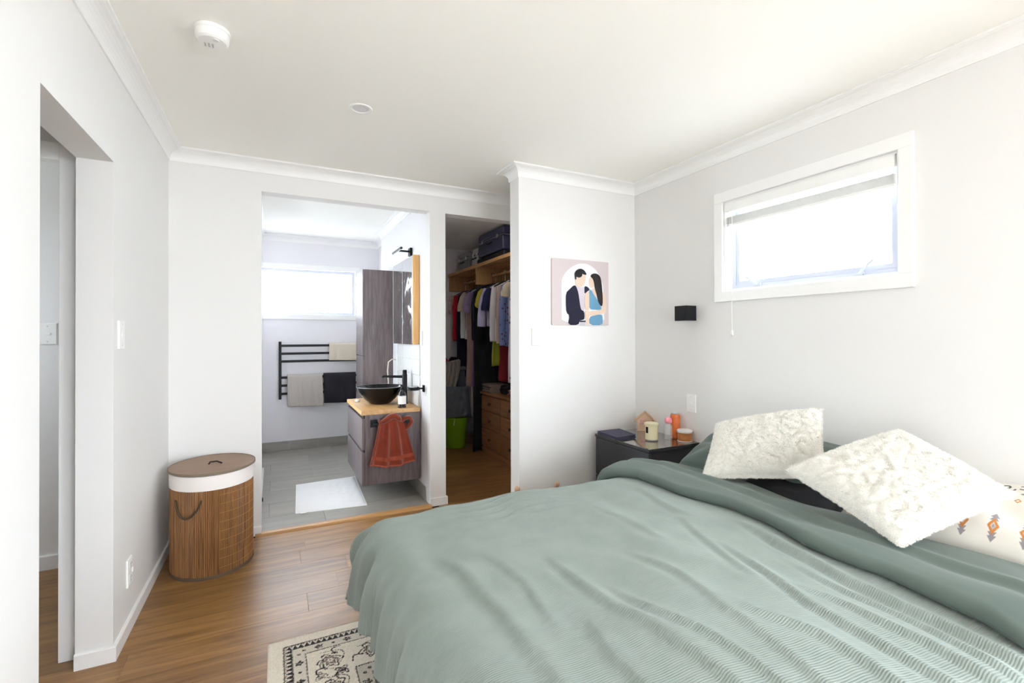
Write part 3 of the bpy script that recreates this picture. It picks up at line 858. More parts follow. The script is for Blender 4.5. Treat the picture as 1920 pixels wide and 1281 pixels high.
tb = MB(); tb.tube([(0.845, VY0 - 0.06, 0.60), (0.885, VY0 - 0.064, 0.645), (0.92, VY0 - 0.064, 0.648), (0.945, VY0 - 0.06, 0.615), (0.925, VY0 - 0.056, 0.585), (0.885, VY0 - 0.056, 0.545)], [0.008, 0.018, 0.016, 0.014, 0.016, 0.008], 10)
tb.build('loose_corner', RUST, tw, smooth=True)

# tall cabinet
tc_ = thing('tall_cabinet', 'tall narrow grey wood-grain bathroom cabinet', 'cabinet', (0.89, 4.88, 0.30))
MB().box(0.765, 4.68, 0.30, BX1 - 0.001, 5.08, 1.916).build('body', VAN, tc_, bevel=0.0015, seg=1)
for z0, z1 in ((0.301, 1.080), (1.086, 1.915)):
    d_ = MB().box(0.745, 4.681, z0, 0.7645, 5.079, z1).build('door', VAN, tc_, bevel=0.0015, seg=1)

# mirror cabinet with oak side
mc = thing('mirror_cabinet', 'mirrored wall cabinet with oak side panel over the vanity', 'mirror', (1.007, 4.08, 1.206))
MIR = mat('mirror_silver', (0.80, 0.84, 0.85), 0.03, metal=1.0)
nt = MIR.node_tree; nn = nt.nodes.new('ShaderNodeTexNoise'); nn.inputs['Scale'].default_value = 7; nn.inputs['Detail'].default_value = 6; nn.inputs['Distortion'].default_value = 1.2
cr = nt.nodes.new('ShaderNodeValToRGB'); cr.color_ramp.elements[0].position = 0.48; cr.color_ramp.elements[1].position = 0.72
cr.color_ramp.elements[0].color = (0.03,) * 3 + (1,); cr.color_ramp.elements[1].color = (0.25,) * 3 + (1,)
tcn = nt.nodes.new('ShaderNodeTexCoord'); nt.links.new(tcn.outputs['Object'], nn.inputs['Vector'])
nt.links.new(nn.outputs['Fac'], cr.inputs[0]); nt.links.new(cr.outputs[0], nt.nodes['Principled BSDF'].inputs['Roughness'])
MB().box(0.992, 3.738, 1.208, BX1 - 0.001, 4.436, 1.921).build('case', WHITE, mc)
MB().box(0.980, 3.7205, 1.206, BX1 - 0.001, 3.7375, 1.923).build('side_panel', OAKZ, mc, bevel=0.001, seg=1)
MB().box(0.983, 3.738, 1.206, 0.9915, 4.085, 1.923).build('mirror_door', MIR, mc, bevel=0.001, seg=1)
MB().box(0.983, 4.087, 1.206, 0.9915, 4.436, 1.923).build('mirror_door', MIR, mc, bevel=0.001, seg=1)

# mirror lamp
ml = thing('mirror_lamp', 'black picture-light style lamp above the bathroom mirror', 'lamp', (0.98, 3.97, 1.95))
MB().box(BX1 - 0.022, 3.935, 1.952, BX1 - 0.0005, 4.005, 2.018).build('mount', BLACK, ml, bevel=0.002)
MB().box(BX1 - 0.115, 3.962, 1.983, BX1 - 0.0222, 3.978, 1.997).build('arm', BLACK, ml)
MB().tube([(BX1 - 0.122, 3.82, 1.988), (BX1 - 0.122, 4.12, 1.988)], 0.0105, 12).build('light_bar', BLACK, ml, smooth='auto')
MB().tube([(BX1 - 0.122, 3.83, 1.9795), (BX1 - 0.122, 4.11, 1.9795)], 0.004, 8).build('diffuser', mat('lamp_diffuser', (0.8, 0.8, 0.8), 0.4), ml)

# splashback tiles (belong to the wall)
GT = mat('white_glazed_tile', (0.80, 0.80, 0.80), 0.12)
for r in range(4):
    for c in range(3):
        y0 = 3.700 + c * 0.252
        z0 = 0.712 + r * 0.124
        MB().box(BX1 - 0.0085, y0, z0, BX1 - 0.0005, min(y0 + 0.249, 4.455), z0 + 0.121).build('tile', GT, wbr, bevel=0.0012, seg=1)

# heated towel rail on the far wall
RY = YF - 0.06
rl = thing('towel_ladder', 'black ladder towel rail on the bathroom wall under the window', 'towel rail', (0.44, RY, 0.56))
for x in (0.045, 0.862):
    MB().box(x - 0.014, RY - 0.012, 0.585, x + 0.014, RY + 0.012, 1.218).build('upright', BLACK, rl, bevel=0.002, seg=1)
    for z in (0.66, 1.14):
        MB().box(x - 0.01, RY + 0.0122, z - 0.01, x + 0.01, YF - 0.0005, z + 0.01).build('bracket', BLACK, rl)
for z in (1.172, 1.085, 1.000, 0.822, 0.735, 0.645):
    MB().box(0.0592, RY - 0.006, z - 0.013, 0.8478, RY + 0.006, z + 0.013).build('rung', BLACK, rl, bevel=0.002, seg=1)


def hung_towel(name, label, x0, x1, zb, drop_f, drop_b, col, seed, skew=0.0):
    nz = sines(seed, 8, 4, 22)
    nu, nv = 36, 44
    prof = []
    for i in range(nv):
        s = i / (nv - 1) * (drop_f + drop_b + 0.06)
        if s < drop_f: prof.append((RY - 0.024, zb - drop_f + s))
        elif s < drop_f + 0.06:
            a = (s - drop_f) / 0.06 * math.pi
            prof.append((RY - 0.024 * math.cos(a), zb + 0.02 * math.sin(a)))
        else: prof.append((RY + 0.024, zb - (s - drop_f - 0.06)))
    P = np.zeros((nu, nv, 3))
    for i in range(nu):
        u = i / (nu - 1)
        for j in range(nv):
            yy, zz = prof[j]
            dpt = max(0, zb - zz)
            f = 1 if j < nv / 2 else -0.3
            P[i, j] = (x0 + (x1 - x0) * u + 0.002 * nz(u * 2, j * 0.05) + skew * dpt, yy - f * (0.0045 * (nz(u * 2, zz * 1.2) + 1) * min(1, dpt * 6 + 0.1)), zz - 0.012 * u * min(1, dpt * 3))
    mb = MB().grid(P)
    o = mb.build(name, mat('towel_' + name + str(seed), col, 0.95, bump=0.9, bscale=450, sheen=0.3), smooth=True)
    md = o.modifiers.new('thickness', 'SOLIDIFY'); md.thickness = 0.009; md.offset = 0
    return tag(o, label, 'towel', 'towels on the ladder rail')


hung_towel('bath_towel', 'large greige towel folded over the lower rungs of the rail', 0.115, 0.475, 0.832, 0.33, 0.20, (0.50, 0.455, 0.42), 1, 0.03)
hung_towel('bath_towel', 'black towel folded over the lower rungs of the rail', 0.49, 0.835, 0.836, 0.315, 0.16, (0.012, 0.011, 0.016), 2)
hung_towel('face_towel', 'small cream towel hung over the top rungs of the rail', 0.545, 0.84, 1.178, 0.175, 0.15, (0.66, 0.58, 0.47), 3)

# bath mat
bm_ = []
nu, nv = 40, 60
u, v = np.meshgrid(np.linspace(0, 1, nu), np.linspace(0, 1, nv), indexing='ij')
c00, c10, c11, c01 = np.array((0.127, 3.695)), np.array((0.612, 3.637)), np.array((0.640, 4.440)), np.array((0.156, 4.412))
xy = (c00[None, None] * ((1 - u) * (1 - v))[..., None] + c10 * (u * (1 - v))[..., None] + c11 * (u * v)[..., None] + c01 * ((1 - u) * v)[..., None])
nz = sines(21, 10, 5, 30)
ed = np.minimum(np.minimum(u, 1 - u), np.minimum(v, 1 - v))
zt = 0.0125 + 0.010 * np.clip(ed * 14, 0, 1) ** 0.5 + 0.0012 * (nz(xy[..., 0] * 4, xy[..., 1] * 4) + 1) * np.clip(ed * 20, 0, 1)
P = np.stack([xy[..., 0], xy[..., 1], zt], 2)
mb = MB().grid(P)
mtw = thing('bath_mat', 'white rectangular bath mat on the grey bathroom tiles', 'bath mat', (0.38, 4.05, 0.0125))
mb.build('pile', mat('white_mat_pile', (0.82, 0.81, 0.82), 0.95, bump=1.0, bscale=350), mtw, smooth=True)
MB().extrude([(0.127, 3.695, 0.0123), (0.612, 3.637, 0.0123), (0.640, 4.440, 0.0123), (0.156, 4.412, 0.0123)], (0, 0, 0.003)).build('backing', WHITE, mtw)
MB().extrude([(0.158, 3.684, 0.0165), (0.196, 3.680, 0.0165), (0.193, 3.666, 0.0165), (0.156, 3.670, 0.0165)], (0, 0, 0.0012)).build('care_tag', WHITE, mtw)
# shower screen stop near the left wall
ds = thing('shower_screen', 'clear shower screen in a white rail seen edge-on beside the bathroom opening', 'shower screen', (-0.105, 4.45, 0.0125))
MB().box(-0.118, 4.05, 0.0125, -0.094, 4.95, 0.060).build('bottom_rail', WHITE, ds, bevel=0.002)
MB().box(-0.109, 4.05, 0.0605, -0.103, 4.95, 2.0).build('glass', mat('shower_glass', (0.85, 0.92, 0.92), 0.02, trans=1.0), ds)
MB().box(-0.118, 4.02, 0.0125, -0.094, 4.0495, 0.145).build('corner_block', WHITE, ds, bevel=0.002)
MB().box(-0.0935, 4.025, 0.030, -0.084, 4.045, 0.055).build('stop', BLACK, ds)

# ------------------------------------------------------------------ walk-in wardrobe
ys_at = lambda px, x=2.0: x / math.tan(math.atan((px - 960) / F_PX) + 0.46393)
z_at = lambda py, x, y: 1.268 - (py - 631) / F_PX * (x * 0.44746 + y * 0.8943)

shf = thing('wardrobe_shelf', 'slatted pine shelf running above the hanging clothes', 'shelf', (2.2, 4.68, 2.0))
for i in range(6):
    MB().box(2.005 + i * 0.071, 3.56, 2.046, 2.005 + i * 0.071 + 0.056, 5.815, 2.064).build('slat', PINE, shf, bevel=0.002, seg=1)
MB().box(1.982, 3.56, 2.030, 2.003, 5.815, 2.066).build('front_rail', PINE, shf, bevel=0.002, seg=1)
MB().box(2.004, 4.895, 1.85, 2.428, 4.916, 2.0455).build('bracket_panel', wood('pine_panel', (0.50, 0.27, 0.10), (0.62, 0.36, 0.15), axis=2, scale=2), shf, bevel=0.002, seg=1)
MB().box(2.004, 5.795, 1.85, 2.428, 5.814, 2.0455).build('bracket_panel', MATS['pine_panel'], shf, bevel=0.002, seg=1)
MB().tube([(2.21, 3.56, 1.955), (2.21, 4.894, 1.955)], 0.0145, 14).build('hanging_rod', PINE, shf, smooth='auto')
MB().tube([(2.21, 4.917, 1.955), (2.21, 5.794, 1.955)], 0.0145, 14).build('hanging_rod', PINE, shf, smooth='auto')

wl = thing('added_wardrobe_lamp', 'added opal lamp, out of view, brightening the wardrobe', 'lamp', (1.55, 3.86, 2.33))  # added lamp hidden behind the header, lifts the light on the clothes
MB().lathe([(0.12, 0.050), (0.125, 0.060), (0.125, 0.0693)], (1.55, 3.86, 2.33), 32).build('base_ring', WHITE, wl, smooth='auto')
OPAL = mat('opal_glow', (0.9, 0.88, 0.85), 0.4)
OPAL.node_tree.nodes['Principled BSDF'].inputs['Emission Color'].default_value = (1.0, 0.95, 0.92, 1)
OPAL.node_tree.nodes['Principled BSDF'].inputs['Emission Strength'].default_value = 11.0
MB().lathe([(0.03, 0.0), (0.08, 0.010), (0.112, 0.030), (0.118, 0.0495)], (1.55, 3.86, 2.33), 32).build('diffuser', OPAL, wl, smooth=True)

HANG = mat('hanger_dark', (0.03, 0.03, 0.035), 0.4)
HANGW = mat('hanger_white', (0.75, 0.78, 0.82), 0.3)


def garment(px, hem_py, col, sleeve, slv_py, label, name, seed, pattern=None, xo=0.0, th_=0.040, half=0.205, cat='shirt'):
    xe = 2.21 - half + xo
    y = GY[px]
    hem = z_at(hem_py, xe, y)
    rr = random.Random(seed)
    zt = 1.845
    cx = 2.21 + xo
    t = thing(name, label, cat, (cx, y, hem), 'clothes hanging in the wardrobe')
    fm = mat('cloth_%d' % seed, col, 0.9, bump=0.3, bscale=400, sheen=0.2, vary=0.12, vscale=6) if not pattern else pattern
    nz = sines(seed, 8, 3, 12)
    nb, na = 34, 25
    prof = [(0.0, 0.055), (0.03, 0.09), (0.10, half - 0.02), (0.16, half), (0.5, half * 0.98), (1.0, half * rr.uniform(1.0, 1.1))]
    L = zt - hem
    rings = []
    for i in range(nb):
        d = (i / (nb - 1)) ** 1.25 * L
        hwid = np.interp(d, [0, 0.02, 0.075, 0.14, max(0.3, L * 0.6), max(L, 0.31)], [0.045, 0.075, half - 0.02, half, half * 0.97, half * 1.04])
        if sleeve != 'none': hwid = min(hwid, half - 0.028 * smooth01((d - 0.1) / 0.15) * 1.2)
        thk = np.interp(d, [0, 0.1, 0.3, 2], [0.012, th_ * 0.8, th_, th_ * 1.15])
        ring = []
        for s_ in (1, -1):
            for j in range(na):
                a = -1 + 2 * j / (na - 1)
                if s_ < 0: a = -a
                edge = math.sqrt(max(0.0, 1 - a * a * 0.97))
                fold = 0.007 * nz(a * 1.6 + 3 * (s_ > 0), d * 2.2) * min(1, d * 4)
                x = cx + a * hwid
                yy = y + s_ * thk * 0.5 * edge + fold
                zz = zt - d - 0.03 * (abs(a) ** 1.5) * max(0, 1 - d / 0.12) * 0 + 0.006 * nz(a * 2, 9) * (i == nb - 1)
                ring.append((x, yy, zz))
        rings.append(ring)
    MB().rings(rings).build('body', fm, t, smooth=True)
    if sleeve in ('short', 'long'):
        zb = z_at(slv_py, xe - 0.02, y)
        for sgn in (-1, 1):
            if sgn > 0 and sleeve == 'long': zbb = zb
            else: zbb = zb
            pts = []; rad = []
            n_ = 9
            for i in range(n_):
                f = i / (n_ - 1)
                out = (0.030 + (0.055 if sleeve == 'short' else 0.015) * math.sin(f * 1.6)) * (1 if sgn < 0 else 0.15)
                px_ = cx + sgn * (half - 0.055 + out) 
                if sgn > 0: px_ = min(px_, 2.385)
                pts.append((px_, y + 0.012 * nz(f * 2, sgn * 3), 1.775 + (zbb - 1.775) * f))
                rad.append((0.050 if sleeve == 'short' else 0.044) * (1.0 - (0.05 if sleeve == 'short' else 0.32) * f) * (0.6 + 0.4 * min(1, f * 4)))
            b = MB(); b.tube(pts, rad, 14)
            b.v = [(v_[0], y + (v_[1] - y) * 0.55, v_[2]) for v_ in b.v]
            b.build('sleeve', fm, t, smooth='auto')
    hg = MB()
    hg.tube([(cx + math.cos(a) * 0.0185, y, 1.955 + math.sin(a) * 0.0185) for a in np.linspace(-0.2, math.pi + 0.5, 12)][::-1], 0.0022, 6)
    hg.tube([(cx, y, 1.935), (cx, y, 1.85)], 0.0022, 6)
    hg.tube([(cx - half + 0.03, y, 1.785), (cx - 0.09, y, 1.832), (cx, y, 1.852), (cx + 0.09, y, 1.832), (cx + half - 0.03, y, 1.785)], 0.006, 6)
    hg.build('hanger', HANG if seed % 3 else HANGW, t)
    return t


FLOR = mat('floral_cotton', (0.70, 0.62, 0.66), 0.9)
nt = FLOR.node_tree; vr = nt.nodes.new('ShaderNodeTexVoronoi'); vr.inputs['Scale'].default_value = 16
cr = nt.nodes.new('ShaderNodeValToRGB'); cr.color_ramp.elements[0].position = 0.18; cr.color_ramp.elements[1].position = 0.3
cr.color_ramp.elements[0].color = (0.20, 0.12, 0.20, 1); cr.color_ramp.elements[1].color = (0.70, 0.64, 0.68, 1)
tcn = nt.nodes.new('ShaderNodeTexCoord'); nt.links.new(tcn.outputs['Object'], vr.inputs['Vector']); nt.links.new(vr.outputs['Distance'], cr.inputs[0])
nt.links.new(cr.outputs[0], nt.nodes['Principled BSDF'].inputs['Base Color'])
DENI = mat('denim_print', (0.15, 0.19, 0.36), 0.9)
nt = DENI.node_tree; vr = nt.nodes.new('ShaderNodeTexVoronoi'); vr.inputs['Scale'].default_value = 24
cr = nt.nodes.new('ShaderNodeValToRGB'); cr.color_ramp.elements[0].position = 0.15; cr.color_ramp.elements[1].position = 0.35
cr.color_ramp.elements[0].color = (0.10, 0.03, 0.05, 1); cr.color_ramp.elements[1].color = (0.16, 0.21, 0.42, 1)
tcn = nt.nodes.new('ShaderNodeTexCoord'); nt.links.new(tcn.outputs['Object'], vr.inputs['Vector']); nt.links.new(vr.outputs['Distance'], cr.inputs[0])
nt.links.new(cr.outputs[0], nt.nodes['Principled BSDF'].inputs['Base Color'])

G = [
    (954, 640, (0.010, 0.010, 0.013), 'long', 625, 'black long-sleeved shirt nearest the wardrobe opening', 'black_shirt', None, 0.02, 'shirt'),
    (949.5, 716, None, 'none', 0, 'long pale floral dress hanging over the dresser', 'floral_dress', FLOR, 0.03, 'dress'),
    (945, 600, (0.58, 0.50, 0.37), 'short', 556, 'beige short-sleeved tee beside the black shirt', 'beige_tee', None, -0.01, 'tee'),
    (936, 648, None, 'long', 648, 'blue printed long-sleeved shirt', 'printed_shirt', DENI, -0.015, 'shirt'),
    (930, 716, (0.17, 0.006, 0.012), 'none', 0, 'long dark red dress hanging low over the dresser', 'red_dress', None, 0.03, 'dress'),
    (924, 646, (0.46, 0.31, 0.27), 'long', 644, 'dusty pink long-sleeved shirt', 'pink_shirt', None, -0.01, 'shirt'),
    (918, 640, (0.70, 0.67, 0.67), 'long', 640, 'off-white shirt next to the dusty pink one', 'pale_shirt', None, -0.02, 'shirt'),
    (913, 686, (0.30, 0.31, 0.02), 'none', 0, 'olive green skirt-length dress', 'olive_dress', None, 0.02, 'dress'),
    (908, 600, (0.018, 0.02, 0.075), 'short', 582, 'navy short-sleeved top beside the lavender one', 'navy_tee', None, 0.0, 'top'),
    (904, 612, (0.50, 0.47, 0.68), 'short', 612, 'lavender blouse between navy tops', 'lavender_blouse', None, -0.015, 'blouse'),
    (900, 575, (0.44, 0.36, 0.04), 'short', 572, 'mustard yellow short-sleeved top', 'mustard_tee', None, -0.01, 'top'),
    (896.5, 682, (0.68, 0.40, 0.44), 'none', 0, 'pale pink long dress behind the mustard tee', 'pink_dress', None, 0.02, 'dress'),
    (891, 640, (0.010, 0.012, 0.035), 'long', 638, 'black navy jumper in the middle of the rail', 'navy_jumper', None, -0.01, 'jumper'),
    (886.5, 726, (0.28, 0.11, 0.38), 'none', 0, 'long purple dress hanging beside the black gown', 'purple_dress', None, 0.01, 'dress'),
    (882.5, 585, (0.33, 0.24, 0.40), 'short', 584, 'mauve short-sleeved tee next to the tan dress', 'mauve_tee', None, -0.01, 'tee'),
    (879, 730, (0.42, 0.30, 0.24), 'none', 0, 'long tan dress reaching nearly to the cushion', 'tan_dress', None, -0.01, 'dress'),
    (874.5, 590, (0.60, 0.49, 0.40), 'short', 584, 'sand coloured tee with a wide short sleeve', 'sand_tee', None, -0.02, 'tee'),
    (870, 636, (0.80, 0.80, 0.83), 'long', 634, 'white long-sleeved shirt next to the black coat', 'white_shirt', None, -0.01, 'shirt'),
    (860, 706, (0.010, 0.011, 0.026), 'long', 690, 'long black coat beside the red jacket', 'black_coat', None, 0.0, 'coat'),
    (852, 640, (0.50, 0.008, 0.025), 'long', 638, 'bright red long-sleeved jacket', 'red_jacket', None, -0.01, 'jacket'),
    (844, 590, (0.60, 0.43, 0.40), 'long', 585, 'pale pink jumper at the far end of the rail', 'pink_jumper', None, -0.01, 'jumper'),
]
GY = {g_[0]: ys_at(g_[0], 2.005 + g_[8]) for g_ in G}
GY[893.5] = 4.850
order = sorted(GY, key=lambda k_: GY[k_])
for _ in range(400):       # keep neighbours on the rail from pushing into each other
    for a, b in zip(order[:-1], order[1:]):
        gap = 0.072 - (GY[b] - GY[a])
        if gap > 0: GY[a] -= gap / 2; GY[b] += gap / 2
    for k_ in order:
        if 4.862 < GY[k_] < 4.955: GY[k_] = 4.858 if GY[k_] < 4.906 else 4.96
        GY[k_] = min(max(GY[k_], 3.95), 5.74)
for i, (px, hp_, c, s_, sp, lab, nm, pat, xo, cat_) in enumerate(G):
    garment(px, hp_, c, s_, sp, lab, nm, 100 + i, pat, xo, cat=cat_, th_=0.044 if s_ != 'none' else 0.036)

# the black gown that falls almost to the floor beside the dresser
garment(893.5, 846, (0.006, 0.006, 0.009), 'none', 0, 'floor-length black gown hanging beside the dresser', 'black_gown', 140, None, -0.05, th_=0.045, half=0.235, cat='gown')

# dresser
drs = thing('dresser', 'brown pine chest with two columns of three drawers', 'dresser', (2.215, 4.28, 0))
DXF, DYA, DYB = 2.01, 3.79, 4.77
MB().box(DXF + 0.016, DYA, 0.075, 2.425, DYB, 0.645).build('body', DRESS, drs, bevel=0.002, seg=1)
MB().box(DXF - 0.012, DYA - 0.012, 0.6455, 2.427, DYB + 0.012, 0.672).build('top', DRESS, drs, bevel=0.005)
MB().box(DXF + 0.006, DYA, 0.0, 2.42, DYB, 0.0745).build('plinth', DRESS, drs, bevel=0.002, seg=1)
for z0, z1 in ((0.092, 0.278), (0.288, 0.470), (0.480, 0.636)):
    for y0, y1 in ((DYA + 0.008, 4.275), (4.285, DYB - 0.008)):
        df = MB().box(DXF, y0, z0, DXF + 0.0155, y1, z1).build('drawer', DRESS, drs, bevel=0.004)
        kb = MB(); c_ = (DXF, (y0 + y1) / 2, (z0 + z1) / 2)
        kb.tube([(DXF - 0.0003, c_[1], c_[2]), (DXF - 0.010, c_[1], c_[2]), (DXF - 0.014, c_[1], c_[2]), (DXF - 0.026, c_[1], c_[2]), (DXF - 0.030, c_[1], c_[2])], [0.009, 0.008, 0.016, 0.018, 0.010], 16)
        kb.build('knob', mat('knob_wood', (0.10, 0.045, 0.018), 0.35), df, smooth='auto')


def crumple(name, label, cat, c, r, col, seed, squash=0.45, amp=0.16, group=None):
    bm = bmesh.new()
    bmesh.ops.create_icosphere(bm, subdivisions=4, radius=1.0)
    f1, f2, f3 = sines(seed, 8, 2, 5), sines(seed + 1, 8, 4, 9), sines(seed + 2, 8, 6, 14)
    for v in bm.verts:
        p = v.co.copy()
        d = 1 + amp * (f1(p.x * 2, p.y * 2 + p.z) + 0.6 * f2(p.y * 2, p.z * 2 + p.x) + 0.35 * f3(p.x * 2 + p.z, p.y * 2))
        z = p.z * r[2] * (1 + 0.5 * (d - 1))
        if p.z < 0: z *= squash
        v.co = Vector((c[0] + p.x * r[0] * d, c[1] + p.y * r[1] * d, c[2] + z + r[2] * squash))
    zmin = min(v.co.z for v in bm.verts)
    for v in bm.verts: v.co.z += c[2] - zmin
    me = bpy.data.meshes.new(name); bm.to_mesh(me); bm.free()
    o = link(name, me, mat('crumple_%s_%d' % (name, seed), col, 0.92, bump=0.4, bscale=250, vary=0.2, vscale=10), None, True)
    return tag(o, label, cat, group)


# folded clothes on the dresser top
def folded(name, label, x0, y0, x1, y1, z, h, col, layers=3, cat='clothes'):
    t = thing(name, label, cat, ((x0 + x1) / 2, (y0 + y1) / 2, z))
    hh = h / layers
    for i in range(layers):
        b = MB(); n_ = 10
        zc = z + hh * (i + 0.5)
        rings = []
        for k in range(9):
            yy = y0 + (y1 - y0) * k / 8
            ring = []
            for j in range(20):
                a = 2 * math.pi * j / 20
                xx = (x0 + x1) / 2 + ((x1 - x0) / 2 - 0.006 * (i % 2)) * math.copysign(abs(math.cos(a)) ** 0.35, math.cos(a))
                zz = zc + hh * 0.49 * math.copysign(abs(math.sin(a)) ** 0.6, math.sin(a))
                ring.append((xx, yy, zz))
            rings.append(ring)
        b.rings(rings).build('fold', mat('folded_' + name, col, 0.92, bump=0.4, bscale=300), t, smooth='auto')
    return t


folded('folded_jumper', 'folded taupe knit at the end of the dresser top', 2.01, 4.55, 2.25, 4.75, 0.6725, 0.085, (0.26, 0.19, 0.16), 3)
crumple('dark_garment', 'crumpled dark garment on the dresser behind the folded knit', 'clothes', (2.20, 4.36, 0.6725), (0.13, 0.12, 0.07), (0.018, 0.014, 0.016), 31)
crumple('pink_cloth', 'rosy crumpled cloth near the end of the dresser top', 'clothes', (2.09, 4.08, 0.6725), (0.07, 0.09, 0.07), (0.45, 0.20, 0.19), 36)

# suitcases and bags on the shelf
SHZ = 2.0665


def suitcase(name, label, x0, y0, z0, x1, y1, z1, shell, trimc, hw_):
    t = thing(name, label, 'suitcase', ((x0 + x1) / 2, (y0 + y1) / 2, z0))
    zm = z0 + (z1 - z0) * 0.62
    m1 = mat('case_' + name, shell, 0.35, coat=0.3, vary=0.15, vscale=12)
    MB().box(x0, y0, z0, x1, y1, zm - 0.006).build('lower_shell', m1, t, bevel=0.018, seg=3)
    MB().box(x0 + 0.002, y0 + 0.002, zm + 0.006, x1 - 0.002, y1 - 0.002, z1).build('upper_shell', m1, t, bevel=0.022, seg=3)
    MB().box(x0 + 0.004, y0 + 0.004, zm - 0.0055, x1 - 0.004, y1 - 0.004, zm + 0.0055).build('seam_band', mat('trim_' + name, trimc, 0.35, metal=0.6), t)
    ym = (y0 + y1) / 2
    for dy in (-0.30, 0.30):
        yy = ym + dy * (y1 - y0)
        MB().box(x0 - 0.006, yy - 0.022, zm - 0.02, x0 - 0.0005, yy + 0.022, zm + 0.018).build('latch', mat('latch_metal', (0.6, 0.6, 0.62), 0.25, metal=1), t, bevel=0.002)
    MB().tube([(x0 - 0.002, ym - 0.06, zm - 0.035), (x0 - 0.022, ym - 0.05, zm - 0.05), (x0 - 0.022, ym + 0.05, zm - 0.05), (x0 - 0.002, ym + 0.06, zm - 0.035)], 0.006, 8).build('handle', BLACK, t, smooth=True)
    for dy in (-0.34, 0.34):
        for xx in (x0 + 0.03, x1 - 0.03):
            MB().lathe([(0.010, -0.010), (0.011, -0.0005)], (xx, ym + dy * (y1 - y0), z0), 12).build('foot', BLACK, t)
    return t


tag(MB().box(2.012, 4.20, SHZ, 2.40, 4.90, SHZ + 0.062).build('garment_bag', mat('black_nylon', (0.010, 0.010, 0.012), 0.7, bump=0.3), bevel=0.02, seg=3), 'flat black bag lying under the navy suitcase', 'bag')
suitcase('navy_suitcase', 'large navy hard suitcase on the wardrobe shelf', 2.020, 4.235, SHZ + 0.073, 2.41, 4.885, 2.384, (0.040, 0.042, 0.10), (0.25, 0.25, 0.3), 0)
suitcase('silver_case', 'small silver hard case beside the navy suitcase', 2.045, 4.945, SHZ + 0.011, 2.33, 5.13, 2.28, (0.55, 0.55, 0.57), (0.05, 0.05, 0.05), 0)
suitcase('grey_suitcase', 'grey suitcase at the far end of the wardrobe shelf', 2.025, 5.19, SHZ + 0.011, 2.36, 5.56, 2.275, (0.22, 0.22, 0.23), (0.6, 0.6, 0.62), 0)

# pile in the far corner of the wardrobe
stb = thing('storage_tub', 'grey fabric storage bin in the wardrobe corner', 'storage bin', (1.86, 5.58, 0))
MB().box(1.66, 5.385, 0.0005, 2.06, 5.80, 0.86).build('body', mat('bin_grey', (0.13, 0.14, 0.17), 0.85, bump=0.4, bscale=200), stb, bevel=0.012)
MB().box(1.652, 5.377, 0.8605, 2.068, 5.808, 0.905).build('lid', mat('bin_lid', (0.20, 0.21, 0.24), 0.8, bump=0.4, bscale=200), stb, bevel=0.01)
crumple('pink_garment', 'hot pink garment crumpled on top of the grey bin', 'clothes', (1.80, 5.60, 0.9055), (0.085, 0.11, 0.10), (0.60, 0.025, 0.12), 41, amp=0.25)
crumple('black_garment', 'black garment crumpled on the grey bin beside the pink one', 'clothes', (1.985, 5.60, 0.9055), (0.07, 0.10, 0.07), (0.012, 0.012, 0.015), 44, amp=0.2)

bk = (1.855, 5.165, 0.0)
tbk = thing('laundry_tub', 'lime green flexible tub with handles on the wardrobe floor', 'tub', bk)
MB().lathe([(0.105, 0.0005), (0.112, 0.004), (0.142, 0.335), (0.147, 0.340), (0.147, 0.347), (0.139, 0.345), (0.108, 0.02), (0.02, 0.016)], bk, 40).build('shell', mat('lime_plastic', (0.28, 0.50, 0.012), 0.45), tbk, smooth=True)
for sg in (-1, 1):
    hpn = [(bk[0] + sg * 0.144 * math.cos(a) , bk[1] - 0.144 * math.sin(a), 0.343 + 0.05 * math.sin((a + 0.45) / 0.9 * math.pi)) for a in np.linspace(-0.45, 0.45, 11)]
    MB().tube(hpn, 0.008, 8).build('handle', MATS['lime_plastic'], tbk, smooth=True)
MB().tube([(1.80, 5.045, 0.352), (1.792, 5.022, 0.33), (1.785, 5.018, 0.30), (1.782, 5.018, 0.275)], [0.002, 0.002, 0.003, 0.006], 6).build('drawstring', WHITE, tbk)
tag(MB().lathe([(0.10, 0.0005), (0.125, 0.30), (0.127, 0.302), (0.117, 0.302), (0.09, 0.02)], (1.575, 5.45, 0.0), 32, 0.9, 1.0).build('blue_bucket', mat('blue_bucket_plastic', (0.012, 0.06, 0.20), 0.4), smooth='auto'), 'dark blue bucket behind the lime tub', 'bucket')


